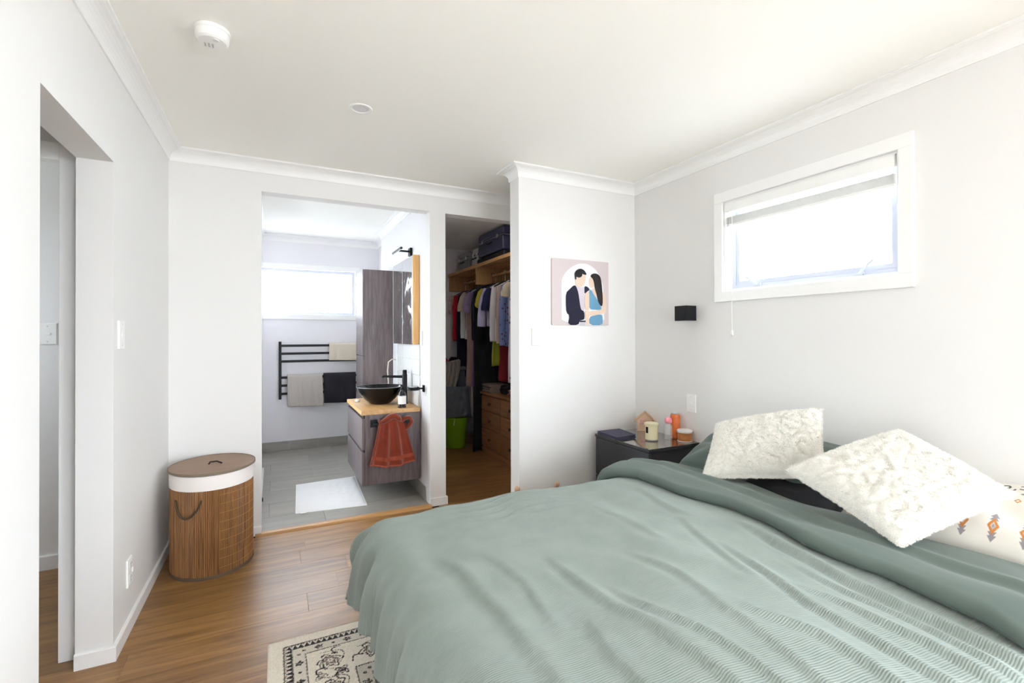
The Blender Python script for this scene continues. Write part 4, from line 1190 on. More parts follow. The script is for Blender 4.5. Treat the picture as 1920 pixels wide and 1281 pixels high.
# ------------------------------------------------------------------ cushions from four corners
def pillow(name, label, cat, C, t0, material, nu=70, nv=70, pinch=0.05, sag=None, power=0.55, seed=1, amp=0.006, freq=(6, 16), colfn=None, flat=0.5, child=None, disp=None):
    """C: corners c00, c10, c11, c01; the puffed side faces n = (c10-c00) x (c01-c00)"""
    c = [np.array(p, float) for p in C]
    u, v = np.meshgrid(np.linspace(-1, 1, nu), np.linspace(-1, 1, nv), indexing='ij')
    # sides curve inwards between the corners
    uu = u * (1 - pinch * (1 - v ** 2) * np.abs(u) ** 2); vv = v * (1 - pinch * (1 - u ** 2) * np.abs(v) ** 2)
    a, b = (uu + 1) / 2, (vv + 1) / 2
    base = c[0] * ((1 - a) * (1 - b))[..., None] + c[1] * (a * (1 - b))[..., None] + c[2] * (a * b)[..., None] + c[3] * ((1 - a) * b)[..., None]
    nrm = np.cross(c[1] - c[0], c[3] - c[0]); nrm /= np.linalg.norm(nrm)
    h = ((1 - u ** 2).clip(0) * (1 - v ** 2).clip(0)) ** power
    nz = sines(seed, 12, *freq)
    wr = nz(u, v) * amp * np.clip(4 * np.minimum(1 - np.abs(u), 1 - np.abs(v)), 0, 1)
    if disp is not None: wr = wr + disp(u, v)
    top = base + nrm * (t0 * h * (1 - flat) * 1.0 + wr)[..., None]
    bot = base - nrm * (t0 * h * flat)[..., None]
    if sag is not None: top = sag(top); bot = sag(bot)
    V = np.concatenate([top.reshape(-1, 3), bot.reshape(-1, 3)])
    Fq = np.concatenate([grid_faces(nu, nv), grid_faces(nu, nv, nu * nv)[:, ::-1]])
    # join the rim
    o = nu * nv; rim = []
    for i in range(nu - 1):
        rim += [(i * nv, o + i * nv, o + (i + 1) * nv, (i + 1) * nv), (i * nv + nv - 1, (i + 1) * nv + nv - 1, o + (i + 1) * nv + nv - 1, o + i * nv + nv - 1)]
    for j in range(nv - 1):
        rim += [(j, j + 1, o + j + 1, o + j), ((nu - 1) * nv + j, o + (nu - 1) * nv + j, o + (nu - 1) * nv + j + 1, (nu - 1) * nv + j + 1)]
    Fq = np.concatenate([Fq, np.array(rim)])
    col = None
    if colfn is not None:
        c1 = colfn(u, v).reshape(-1, 3); col = np.concatenate([c1, np.tile(np.array(colfn(np.array([[9.0]]), np.array([[9.0]]))).reshape(1, 3), (o, 1))])
    me = np_mesh(name, V, Fq, None, col)
    ob = link(child or name, me, material, None, True)
    return ob, top, nrm


# cushion on the pile in the wardrobe
gc, _, _ = pillow('grey_cushion', '', '', [(1.70, 5.07, 0.350), (2.00, 5.03, 0.350), (2.00, 5.13, 0.70), (1.70, 5.17, 0.70)], 0.13, mat('grey_velvet', (0.115, 0.13, 0.15), 0.85, bump=0.3), 40, 40)
tag(gc, 'dark grey cushion standing in the lime green tub', 'cushion')


def drape(name, label, cat, path, wdt, col, seed):
    """cloth lying over an edge: path of (x, y, z) down the fall, width along a slanted line"""
    n_ = 40; k_ = 40
    P = np.array(path, float); s = np.linspace(0, len(P) - 1, n_)
    L_ = np.stack([np.interp(s, np.arange(len(P)), P[:, i]) for i in range(3)], 1)
    nz = sines(seed, 10, 2, 9)
    G_ = np.zeros((n_, k_, 3))
    for i in range(n_):
        for j in range(k_):
            b = j / (k_ - 1) - 0.5
            off = 0.022 * nz(b * 7, i * 0.06) + 0.012 * nz(b * 19, i * 0.1 + 4)
            G_[i, j] = L_[i] + np.array((b * wdt[0], b * wdt[1], b * wdt[2])) + np.array((-0.3, -0.9, 0.25)) * off * min(1, 0.3 + i / 12)
    o = MB().grid(G_).build(name, mat('drape_' + name, col, 0.95, bump=0.7, bscale=180, sheen=0.3), smooth=True)
    md = o.modifiers.new('thickness', 'SOLIDIFY'); md.thickness = 0.012; md.offset = 1
    return tag(o, label, cat)


drape('grey_jumper', 'grey-beige knit jumper draped over bin and cushion', 'jumper', [(1.86, 5.46, 0.955), (1.84, 5.345, 0.945), (1.80, 5.26, 0.84), (1.74, 5.225, 0.70), (1.70, 5.21, 0.56), (1.68, 5.205, 0.44)], (0.28, -0.02, 0.05), (0.30, 0.265, 0.235), 51)
tag(MB().box(2.004, 5.045, 0.352, 2.030, 5.165, 0.70).build('silver_case_edge', mat('silver_fabric', (0.42, 0.38, 0.38), 0.35, metal=0.3, bump=0.5, bscale=60), bevel=0.01, seg=2), 'silver-grey padded sleeve standing beside the grey cushion', 'sleeve')

# ------------------------------------------------------------------ rug
RX0, RX1, RY0, RY1 = -0.028, 2.05, -0.15, 2.190
st = 0.0034
nx, ny = int((RX1 - RX0) / 0.006), int((RY1 - RY0) / 0.006)
# finer cells where the rug shows beyond the bed
gx = np.concatenate([np.arange(RX0, 0.62, st), np.arange(0.62, RX1 + 0.01, 0.02)])
gy = np.concatenate([np.arange(RY0, 0.9, 0.02), np.arange(0.9, RY1 + st / 2, st)])
X, Y = np.meshgrid(gx, gy, indexing='ij')
A, B_ = X - RX0, RY1 - Y
A2, B2 = RX1 - X, Y - RY0
wig = 0.0012 * np.sin(X * 900 + 3 * np.sin(Y * 310)) + 0.0012 * np.sin(Y * 870 + 3 * np.sin(X * 290))
mD = np.minimum(np.minimum(A, B_), np.minimum(A2, B2)) + wig * 0.6
along = np.where(np.minimum(A, A2) < np.minimum(B_, B2), B_, A)      # position along the border
CRM, BLK, TAU, GRY, OLV = np.array((0.82, 0.75, 0.63)), np.array((0.012, 0.010, 0.011)), np.array((0.30, 0.235, 0.20)), np.array((0.26, 0.24, 0.225)), np.array((0.40, 0.36, 0.27))
C = np.tile(CRM, (*X.shape, 1))


def paint(mask, c): C[mask] = c


def band(a, b): return (mD >= a) & (mD < b)


paint(band(0.088, 0.133), CRM * 0.85); paint(band(0.304, 0.354), CRM * 0.72); paint(band(0.36, 0.392), GRY)
# toothed band
tooth = np.abs(((along / 0.022) % 1) - 0.5) * 2
inb = band(0.058, 0.085)
paint(inb & ((mD - 0.058) / 0.027 > tooth), BLK); paint(inb & ((mD - 0.058) / 0.027 < tooth - 0.45), TAU)
paint(band(0.055, 0.060), BLK); paint(band(0.085, 0.0885), BLK * 2); paint(band(0.133, 0.137), BLK)
paint(band(0.300, 0.304), BLK); paint(band(0.354, 0.360), BLK); paint(band(0.390, 0.398), BLK)


def rosette(cx, cy, r, k, rot=0.0, lw=0.0042, inner=True, wob=0.22, c_in=TAU, half=None):
    dx, dy = X - cx, Y - cy
    rr = np.hypot(dx, dy); th = np.arctan2(dy, dx) + rot
    sel = rr < r * 1.6
    edge = r * (1 + wob * np.cos(k * th) + 0.08 * np.cos((2 * k + 1) * th + 1))
    if half is not None: sel &= (np.cos(th - half) > -0.2)
    paint(sel & (np.abs(rr - edge + wig) < lw), BLK)
    if inner:
        paint(sel & (rr < edge * 0.55) & (rr > edge * 0.28), c_in)
        paint(sel & (np.abs(rr - edge * 0.6) < lw * 0.55), BLK)
        paint(sel & (rr < lw * 1.0), BLK)


def vine(x0, y0, x1, y1, bend, lw=0.0030, c=BLK):
    t = np.linspace(0, 1, 26)
    px_, py_ = x0 + (x1 - x0) * t - (y1 - y0) * bend * np.sin(np.pi * t), y0 + (y1 - y0) * t + (x1 - x0) * bend * np.sin(np.pi * t)
    box = (X > px_.min() - 0.02) & (X < px_.max() + 0.02) & (Y > py_.min() - 0.02) & (Y < py_.max() + 0.02)
    ii = np.where(box)
    if len(ii[0]) == 0: return
    d = np.full(len(ii[0]), 9.0)
    for a, b in zip(px_, py_): d = np.minimum(d, np.hypot(X[ii] - a, Y[ii] - b))
    s = d < lw
    C[ii[0][s], ii[1][s]] = c


rr_ = random.Random(5)
# small flowers in the guard bands, large flowers and vines in the main border
for mid, per, r in ((0.1105, 0.055, 0.0105), (0.329, 0.055, 0.0125)):
    for i in range(60):
        s = mid + 0.02 + i * per
        for (cx, cy, ok) in ((RX0 + mid, RY1 - s, s < 1.3), (RX0 + s, RY1 - mid, s < 0.65)):
            if not ok: continue
            if i % 2: rosette(cx, cy, r, 5, rr_.uniform(0, 6), 0.0026, True, 0.30)
            else: rosette(cx, cy, r * 0.38, 3, 0, 0.0035, False, 0.1)
for i in range(9):
    s = 0.2185 + i * 0.155
    for (cx, cy, ok, hor) in ((RX0 + 0.2185, RY1 - s, s < 1.3, False), (RX0 + s, RY1 - 0.2185, s < 0.62 and i > 0, True)):
        if not ok: continue
        rosette(cx, cy, 0.038, 5 if i % 2 else 6, 0.5 * i, 0.0036, True, 0.24, OLV if i % 2 else TAU)
        q = 0.0775
        for sg in (-1, 1):
            ox, oy = (sg * 0.050, 0.03 * sg) if hor else (0.03 * sg, sg * 0.050)
            vine(cx + ox * 0.7, cy + oy * 0.7, cx + ox * 1.5, cy + oy * 1.5, 0.5 * sg)
            vine(cx - ox * 0.5 + 0.012, cy + oy * 0.8, cx + ox * 0.9, cy - oy * 1.2, -0.5, 0.0024)
        mx, my = (cx + q, cy + 0.03 * (-1) ** i) if hor else (cx + 0.035 * (-1) ** i, cy - q)
        rosette(mx, my, 0.020, 4, 0.7, 0.0030, True, 0.3, TAU)
        m2, n2 = (cx + q, cy - 0.038 * (-1) ** i) if hor else (cx - 0.040 * (-1) ** i, cy - q)
        rosette(m2, n2, 0.017, 3, 0.2, 0.0022, True, 0.35, OLV)
        vine(mx, my, m2, n2, 0.35, 0.0022, TAU)
# field medallions
for cx, cy, r in ((0.47, 1.695, 0.055), (0.56, 1.50, 0.05), (0.46, 1.36, 0.05), (0.57, 1.22, 0.05)):
    rosette(cx, cy, r, 8, 0.3, 0.0042, True, 0.14, TAU)
    for a in range(4):
        th = a * math.pi / 2 + 0.6
        vine(cx + r * 1.1 * math.cos(th), cy + r * 1.1 * math.sin(th), cx + r * 2.0 * math.cos(th + 0.5), cy + r * 2.0 * math.sin(th + 0.5), 0.35)
C *= (1 + 0.06 * rng.standard_normal(X.shape))[..., None].clip(0.7, 1.3)
edg = np.minimum(np.minimum(A, B_), np.minimum(A2, B2))
Z = 0.0005 + 0.0085 * np.clip(edg / 0.006, 0, 1) ** 0.5 + 0.0004 * rng.standard_normal(X.shape) * (edg > 0.004)
V = np.stack([X, Y, Z], 2).reshape(-1, 3)
me = np_mesh('rug', V, grid_faces(len(gx), len(gy)), None, C.reshape(-1, 3))
tag(link('persian_rug', me, mat('rug_wool', (0.6, 0.5, 0.4), 0.95, attr='Col', bump=0.5, bscale=500, sheen=0.2), None, True), 'cream and black patterned oriental rug partly under the bed', 'rug')

# ------------------------------------------------------------------ bed
bed = thing('bed', 'low double bed under the sage green covers', 'bed', (1.38, 1.25, 0))
BY0, BY1 = 0.52, 2.01
MB().box(0.42, BY0 + 0.01, 0.0935, 2.415, BY1 - 0.01, 0.27).build('bed_base', mat('charcoal_upholstery', (0.02, 0.02, 0.023), 0.9, bump=0.4), bed, bevel=0.01)
MB().box(0.39, BY0, 0.2705, 2.42, BY1, 0.468).build('mattress', mat('cream_sheet', (0.80, 0.75, 0.68), 0.9, bump=0.2, bscale=300), bed, bevel=0.045, seg=4)
for x in (0.45, 1.38, 2.33):
    for y in (BY0 + 0.1, BY1 - 0.1):
        z0 = 0.0095 if x < RX1 else 0.0
        MB().lathe([(0.022, 0), (0.026, 0.083 if z0 else 0.0925)], (x, y, z0 + 0.0003), 14).build('leg', BLACK, bed)

# duvet
R_ = 0.135
XE, YE, YNR = 0.435, 1.975, 0.505         # where the cover starts to bend down
ZT = 0.520


def wrap(S, T):
    ox = np.clip(XE - S, 0, None); oy = np.clip(T - YE, 0, None) - np.clip(YNR - T, 0, None)
    p = 3.2
    o = (ox ** p + np.abs(oy) ** p) ** (1 / p)
    hyp = np.hypot(ox, oy) + 1e-9
    dx, dy = -ox / hyp, oy / hyp
    arc = R_ * np.pi / 2
    hor = np.where(o < arc, R_ * np.sin(np.minimum(o, arc) / R_), R_ + 0.10 * (o - arc))
    drop = np.where(o < arc, R_ * (1 - np.cos(np.minimum(o, arc) / R_)), R_ + (o - arc))
    x = np.maximum(S, XE) + dx * hor
    y = np.clip(T, YNR, YE) + dy * hor
    return x, y, ZT - drop, o, dx, dy, hyp


creases = {
    'a': ([(0.494, 1.611), (0.526, 1.42), (0.537, 1.279), (0.542, 1.142), (0.544, 1.022), (0.551, 0.904), (0.56, 0.6)], 0.012, 0.028),
    'b': ([(0.801, 1.336), (0.799, 1.156), (0.812, 1.006), (0.844, 0.903), (0.86, 0.6)], 0.012, 0.020),
    'c': ([(0.852, 1.12), (0.868, 0.997), (0.90, 0.904), (0.93, 0.814), (0.95, 0.6)], 0.010, 0.016),
    'e': ([(1.645, 1.276), (1.598, 1.078), (1.588, 0.966), (1.563, 0.83), (1.557, 0.7), (1.574, 0.617), (1.566, 0.4)], 0.020, 0.022),
    'f': ([(1.396, 1.162), (1.367, 1.016), (1.341, 0.905), (1.306, 0.795), (1.301, 0.716), (1.31, 0.63), (1.325, 0.4)], 0.013, 0.020),
    'g': ([(1.362, 0.894), (1.395, 0.794), (1.404, 0.675), (1.428, 0.579), (1.432, 0.4)], 0.012, 0.017),
    'h': ([(0.700, 1.10), (0.720, 0.989), (0.70, 0.883), (0.69, 0.70)], 0.009, 0.020),
    'i': ([(1.10, 0.90), (1.118, 0.809), (1.18, 0.696), (1.194, 0.595), (1.185, 0.4)], 0.012, 0.022),
    'j': ([(1.483, 1.453), (1.385, 1.241), (1.30, 1.0)], 0.008, 0.022),
    'l': ([(1.05, 1.25), (1.08, 1.05), (1.06, 0.85), (1.03, 0.6)], 0.008, 0.020),
    'm': ([(1.20, 1.75), (1.24, 1.5), (1.22, 1.3)], 0.006, 0.022),
    'n': ([(0.62, 1.50), (0.66, 1.25), (0.64, 1.05)], 0.006, 0.018),
    'o': ([(1.58, 1.85), (1.52, 1.60), (1.50, 1.45)], 0.008, 0.025),
    'q': ([(1.50, 1.0), (1.485, 0.8), (1.50, 0.62), (1.49, 0.4)], 0.010, 0.014),
}
nzA, nzB, nzC = sines(61, 10, 3, 9), sines(62, 12, 10, 26), sines(63, 10, 2, 6)


def top_relief(S, T):
    h = 0.007 * nzC(S * 1.6, T * 1.2) + 0.0035 * nzA(S * 2.4, T) + 0.0016 * nzB(S * 1.7, T * 0.8)
    h = h + 0.035 * np.sin(np.pi * np.clip((S - 0.3) / 1.5, 0, 1)) * np.sin(np.pi * np.clip((T - 0.45) / 1.65, 0, 1)) * 0.8
    for pts, a, wd_ in creases.values():
        P = np.array(pts); P = P[np.argsort(P[:, 1])]
        xc = np.interp(T, P[:, 1], P[:, 0]) + 0.006 * nzA(T * 3, 1.0)
        env = smooth01((T - P[0, 1]) / 0.08 + 1) * smooth01((P[-1, 1] + 0.05 - T) / 0.25)
        d = (S - xc) / wd_
        # a crest falling steeply into a hollow on its foot side
        h = h + 0.80 * a * env * (np.exp(-np.abs(d) ** 1.4 * np.where(d < 0, 1.9, 0.75)) - 0.55 * np.exp(-((d + 1.3) / 0.9) ** 2))
    h = h - 0.022 * smooth01((0.95 - S) / 0.6) * smooth01((T - 1.2) / 0.7)
    # small ripples across the far part of the bed
    h = h + 0.0035 * np.sin(T * 95 + 3 * nzA(S * 2, T)) * np.exp(-((S - 0.95) / 0.25) ** 2) * smooth01((T - 1.55) / 0.3)
    return h


RIB = 0.0061
sv = np.arange(XE - 0.355, 1.86, 0.0100); tv = np.arange(YNR - 0.36, YE + 0.36, RIB / 4)
S, T = np.meshgrid(sv, tv, indexing='ij')
x, y, z, o, dx, dy, hyp = wrap(S, T)
rel = top_relief(S, T)
flat = np.exp(-(o / 0.12) ** 2)
z = z + rel * (0.25 + 0.75 * flat)
# hanging folds on the drop
hang = smooth01((o - 0.06) / 0.22)
ang = np.arctan2(dy, -dx)
edge = T * 1.0 + ang * 0.10
fold = 0.020 * np.sin(edge * 34 + 2.2 * np.sin(edge * 9)) + 0.010 * np.sin(edge * 71 + 1.0)
corner = np.exp(-((ang - 0.75) / 0.38) ** 2) * (hyp > 0.01)
fold = fold * (0.8 + 0.6 * corner) - 0.035 * np.exp(-((ang - 0.45) / 0.13) ** 2) * hang * (hyp > 0.01) + 0.045 * np.exp(-((ang - 0.85) / 0.22) ** 2) * (hyp > 0.01)
fold = fold + (0.030 * np.exp(-((T - 1.90) / 0.05) ** 2) - 0.050 * np.exp(-((T - 1.80) / 0.035) ** 2) + 0.018 * np.exp(-((T - 1.72) / 0.03) ** 2) - 0.02 * np.exp(-((T - 1.64) / 0.025) ** 2)) * (np.abs(ang) < 0.2)
x = x + dx * fold * hang; y = y + dy * fold * hang
z = z + hang * 0.015 * np.sin(edge * 12)
# corduroy wales: rounded ridges along the bed with narrow furrows between, pushed out along the surface normal
P_ = np.stack([x, y, z], 2)
nrm_ = np.cross(np.gradient(P_, axis=0), np.gradient(P_, axis=1)); nrm_ /= np.linalg.norm(nrm_, axis=2)[..., None] + 1e-12
ph_ = np.round((T - tv[0]) / (RIB / 4)).astype(int) % 4
P_ = P_ + nrm_ * (0.0017 * np.array([0.0, 0.86, 1.0, 0.86])[ph_])[..., None]
V = P_.reshape(-1, 3)
uv = np.stack([S, T], 2).reshape(-1, 2)
me = np_mesh('duvet', V, grid_faces(len(sv), len(tv))[:, ::-1] if False else grid_faces(len(sv), len(tv)), uv)

CORD = bpy.data.materials.new('sage_corduroy'); CORD.use_nodes = True
nt = CORD.node_tree; N = nt.nodes; L = nt.links; b = N['Principled BSDF']
b.inputs['Roughness'].default_value = 0.95; b.inputs['Sheen Weight'].default_value = 0.45; b.inputs['Sheen Roughness'].default_value = 0.35
b.inputs['Sheen Tint'].default_value = (0.85, 0.95, 0.90, 1); b.inputs['Specular IOR Level'].default_value = 0.2
uvn = N.new('ShaderNodeUVMap'); 
ns = N.new('ShaderNodeTexNoise'); ns.inputs['Scale'].default_value = 9; ns.inputs['Detail'].default_value = 5; L.new(uvn.outputs[0], ns.inputs['Vector'])
cr = N.new('ShaderNodeValToRGB'); cr.color_ramp.elements[0].position = 0.35; cr.color_ramp.elements[1].position = 0.65
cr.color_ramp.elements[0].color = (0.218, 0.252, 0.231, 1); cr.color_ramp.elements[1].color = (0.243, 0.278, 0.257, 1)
L.new(ns.outputs['Fac'], cr.inputs[0]); L.new(cr.outputs[0], b.inputs['Base Color'])
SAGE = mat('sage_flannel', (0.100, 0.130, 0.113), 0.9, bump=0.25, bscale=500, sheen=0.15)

dv = thing('duvet', 'sage green corduroy duvet spread over the bed and folded back', 'duvet', (1.05, 1.26, 0.2))
cov = link('cover', me, CORD, dv, True)
md = cov.modifiers.new('thickness', 'SOLIDIFY'); md.thickness = 0.016; md.offset = -1

# folded-back head end, plain flannel side up
fx = np.array([(2.10, 1.60), (2.033, 1.60), (1.896, 1.69), (1.75, 1.695), (1.603, 1.680), (1.382, 1.722), (1.195, 1.713), (1.022, 1.665), (0.917, 1.672), (0.786, 1.694), (0.661, 1.685), (0.554, 1.682), (0.479, 1.650), (0.2, 1.63)])[::-1]
hx = np.array([(2.20, 1.93), (2.03, 1.97), (1.9, 2.0), (1.6, 2.0), (0.85, 1.99), (0.6, 2.02), (0.2, 2.03)])[::-1]
tv2 = np.arange(YNR - 0.34, YE + 0.30, 0.008)
nc = 64
TT = np.tile(tv2, (nc, 1))
front = np.interp(TT, fx[:, 0], fx[:, 1]) + 0.010 * sines(71, 6, 4, 12)(TT, 0 * TT)
back = np.interp(TT, hx[:, 0], hx[:, 1])
cpar = np.linspace(0, 1, nc)[:, None] * np.ones_like(TT)
# section: underside tucked at the front, round nose, top, then down to the sheet at the head side
rn = 0.024
sec_x = np.where(cpar < 0.08, front + 0.06 - 0.06 * (cpar / 0.08) + 0.0,
                 np.where(cpar < 0.28, front - rn * np.sin((cpar - 0.08) / 0.20 * np.pi), front + (back - front) * ((cpar - 0.28) / 0.64)))
sec_x = np.where(cpar > 0.92, back + 0.025 * np.sin((cpar - 0.92) / 0.08 * np.pi / 2), sec_x)
sec_z = np.where(cpar < 0.08, 0.0, np.where(cpar < 0.28, rn - rn * np.cos((cpar - 0.08) / 0.20 * np.pi), 2 * rn + 0.010 * np.sin((cpar - 0.28) / 0.64 * np.pi)))
sec_z = np.where(cpar > 0.92, (2 * rn) * np.cos((cpar - 0.92) / 0.08 * np.pi / 2) - 0.012 * ((cpar - 0.92) / 0.08), sec_z)
_, yy, zz, o2, _, dy2, _ = wrap(np.full_like(TT, 1.2), TT)
S2 = np.minimum(sec_x, 1.75)
zb = ZT + top_relief(S2, np.clip(TT, YNR, YE)) * np.clip((1.9 - sec_x) / 0.2, 0, 1) * 1.0
nzF = sines(72, 10, 4, 12)
soft = 0.006 * nzF(sec_x * 3, TT * 1.6) * np.clip((cpar - 0.1) * 4, 0, 1)
# shallow pleats running along the fold
pl = 0.008 * np.exp(-((sec_x - (front + 0.16 + 0.03 * np.sin(TT * 4))) / 0.02) ** 2) - 0.007 * np.exp(-((sec_x - (front + 0.12 + 0.03 * np.sin(TT * 4))) / 0.025) ** 2)
z2 = zb - (ZT - zz) + sec_z + soft + pl * (cpar > 0.3)
# sits a little proud of the side drop too
y2 = yy + dy2 * sec_z * smooth01(o2 / 0.1) * 0.9
V = np.stack([sec_x, y2, z2 + 0.004], 2).reshape(-1, 3)
me = np_mesh('fold', V, grid_faces(nc, len(tv2)))
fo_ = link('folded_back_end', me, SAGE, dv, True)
md = fo_.modifiers.new('thickness', 'SOLIDIFY'); md.thickness = 0.006; md.offset = -1

# ------------------------------------------------------------------ pillows and cushions
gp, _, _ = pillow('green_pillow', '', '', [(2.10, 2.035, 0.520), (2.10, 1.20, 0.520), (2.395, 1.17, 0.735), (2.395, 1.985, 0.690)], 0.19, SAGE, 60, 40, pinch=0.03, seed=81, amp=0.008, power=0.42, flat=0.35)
tag(gp, 'sage green pillow leaning on the wall beside the nightstand', 'pillow')


# printed pillow
def diamond(u, v, cu, cv, w_, h_): return np.abs(u - cu) / w_ + np.abs(v - cv) / h_


def print_fn(u, v):
    c = np.tile(np.array((0.80, 0.765, 0.70)), (*u.shape, 1)).astype(float)
    if u.shape == (1, 1): return c
    ORG, GRYc, INK = np.array((0.55, 0.20, 0.045)), np.array((0.30, 0.27, 0.29)), np.array((0.10, 0.10, 0.13))
    for cu in np.arange(-0.99, 0.97, 0.200):
        cv = -0.56
        d = diamond(u, v, cu, cv, 0.040, 0.150)
        for k_ in (-1, 1):
            for q in (0.10, 0.17):
                tt = (k_ * (v - cv) - q) / 0.11
                c[(tt > 0) & (tt < 1) & (np.abs(u - cu) < 0.030 * (1 - tt))] = GRYc
        c[d < 1.0] = ORG
        c[d < 0.50] = np.array((0.50, 0.46, 0.43))
        c[d < 0.22] = GRYc
    for cu in np.arange(-0.95, 0.97, 0.085):
        d = diamond(u, v, cu, 0.16 + 0.02 * np.sin(cu * 5), 0.026, 0.052)
        c[(d < 1.0) & (d > 0.55)] = ORG * 1.1
    for cu in np.arange(-0.95, 0.97, 0.12):
        rr2 = np.hypot((u - cu) / 0.040, (v - 0.62) / 0.075)
        c[(np.abs(rr2 - 0.8) < 0.2) & (u - cu > -0.02)] = INK
        rr2 = np.hypot((u - cu - 0.05) / 0.03, (v - 0.54) / 0.05)
        c[(np.abs(rr2 - 0.8) < 0.25) & (v < 0.56)] = INK
    for cu in np.arange(-0.89, 0.97, 0.2):
        c[diamond(u, v, cu, 0.38, 0.018, 0.035) < 1] = GRYc
    return c


ppl, _, _ = pillow('printed_pillow', '', '', [(2.065, 0.985, 0.520), (2.105, 0.24, 0.520), (2.40, 0.24, 0.690), (2.395, 1.02, 0.690)], 0.17, mat('printed_cotton', (0.8, 0.75, 0.7), 0.9, attr='Col', bump=0.15, bscale=300), 520, 240, pinch=0.03, seed=83, amp=0.006, power=0.40, flat=0.35, colfn=print_fn)
tag(ppl, 'cream pillow printed with orange diamonds behind the shaggy cushion', 'pillow')

FUR = mat('white_faux_fur', (0.90, 0.885, 0.84), 0.95, sheen=0.3)


def fur_cushion(name, label, Cn, t0, seed, n_blades, power=0.45):
    n1 = sines(seed, 10, 4, 9); n2 = sines(seed + 1, 10, 12, 30)

    def disp(u, v):
        e_ = np.clip(5 * np.minimum(1 - np.abs(u), 1 - np.abs(v)), 0, 1)
        # ruched ridges meandering across
        r = np.abs(np.sin(7.5 * (u + 0.18 * n1(u, v)) + 1.3 * n1(v * 1.3, u)))
        r2 = np.abs(np.sin(6.0 * (v + 0.22 * n1(u + 3, v)) + 1.0 * n1(v, u * 1.2 + 5)))
        return (0.007 * r ** 0.7 * r2 ** 0.5 + 0.0016 * n2(u * 1.2, v * 1.2)) * e_
    t = thing(name, label, 'cushion', (0, 0, 0), 'white shaggy cushions on the bed')
    c = np.array(Cn)
    t.location = (c[:, 0].mean(), c[:, 1].mean(), c[:, 2].min())
    ob, top, nrm = pillow(name + '_body', '', '', Cn, t0, FUR, 130, 130, pinch=0.035, seed=seed, amp=0.002, power=power, flat=0.42, disp=disp, child='body')
    # re-parent keeping place
    ob.parent = t; ob.location = Vector(ob.location) - Vector(t.location)
    # fur: short curved blades in clumps
    r = np.random.default_rng(seed)
    g_ = top.shape[0]
    clump = sines(seed + 5, 14, 25, 60); clump2 = sines(seed + 6, 14, 25, 60)
    ui = r.uniform(0, g_ - 1.001, n_blades); vi = r.uniform(0, g_ - 1.001, n_blades)
    # extra blades along the rim
    m_ = n_blades // 6
    side = r.integers(0, 4, m_)
    ui[:m_] = np.where(side == 0, 0.0, np.where(side == 1, g_ - 1.001, ui[:m_])); vi[:m_] = np.where(side == 2, 0.0, np.where(side == 3, g_ - 1.001, vi[:m_]))
    i0, j0 = ui.astype(int), vi.astype(int); fu, fv = (ui - i0)[:, None], (vi - j0)[:, None]
    P = top[i0, j0] * (1 - fu) * (1 - fv) + top[i0 + 1, j0] * fu * (1 - fv) + top[i0 + 1, j0 + 1] * fu * fv + top[i0, j0 + 1] * (1 - fu) * fv
    gu = top[np.minimum(i0 + 2, g_ - 1), j0] - top[np.maximum(i0 - 2, 0), j0]; gv = top[i0, np.minimum(j0 + 2, g_ - 1)] - top[i0, np.maximum(j0 - 2, 0)]
    nl = np.cross(gu, gv); nl /= np.linalg.norm(nl, axis=1)[:, None] + 1e-9
    gu /= np.linalg.norm(gu, axis=1)[:, None] + 1e-9; gv /= np.linalg.norm(gv, axis=1)[:, None] + 1e-9
    U, Vv = ui / g_ * 2 - 1, vi / g_ * 2 - 1
    d = nl * 0.9 + gu * (0.5 * clump(U, Vv) + 0.15 * r.standard_normal(n_blades))[:, None] + gv * (0.5 * clump2(U, Vv) - 0.15 + 0.15 * r.standard_normal(n_blades))[:, None]
    rim = np.zeros((n_blades, 3))
    ctr = top.mean((0, 1))
    rim[:m_] = (P[:m_] - ctr); rim[:m_] /= np.linalg.norm(rim[:m_], axis=1)[:, None]
    d += rim * 1.0
    d /= np.linalg.norm(d, axis=1)[:, None]
    ln = r.uniform(0.006, 0.013, n_blades)[:, None]; ln[:m_] *= 0.9
    wv = np.cross(d, r.standard_normal((n_blades, 3))); wv /= np.linalg.norm(wv, axis=1)[:, None] + 1e-9
    wv *= r.uniform(0.0005, 0.0009, n_blades)[:, None]
    base = P - nl * 0.001
    midp = base + d * ln * 0.6 + nl * 0.0006
    tip = base + d * ln - np.array((0, 0, 0.0016)) 
    Vb = np.stack([base - wv, base + wv, midp + wv * 0.8, midp - wv * 0.8, tip], 1).reshape(-1, 3)
    k_ = np.arange(n_blades)[:, None] * 5
    quads = (k_ + np.array([[0, 1, 2, 3]])).tolist(); tris = (k_ + np.array([[3, 2, 4]])).tolist()
    me_ = bpy.data.meshes.new('fur'); me_.from_pydata(Vb.tolist(), [], quads + tris)
    fo = link('fur', me_, FUR, t, True); fo['kind'] = 'stuff'
    return t


fur_cushion('shaggy_cushion', 'white shaggy cushion standing upright against the sage pillow', [(1.850, 1.640, 0.580), (2.115, 1.220, 0.655), (2.215, 1.290, 0.935), (2.100, 1.765, 0.798)], 0.14, 91, 42000)
fur_cushion('shaggy_cushion', 'white shaggy cushion lying tilted with one corner pointing up', [(1.862, 1.228, 0.718), (1.805, 0.805, 0.588), (2.135, 0.638, 0.750), (2.200, 0.985, 0.893)], 0.15, 95, 52000)

# flat black fabric item filling the gap under the cushions
dk, _, _ = pillow('black_fabric_item', '', '', [(1.99, 1.56, 0.545), (1.99, 1.10, 0.545), (2.14, 1.10, 0.60), (2.14, 1.56, 0.60)], 0.05, mat('black_cotton', (0.008, 0.008, 0.010), 0.9), 30, 24, seed=97, amp=0.003)
tag(dk, 'flat black fabric item under the white cushions', 'pillow')

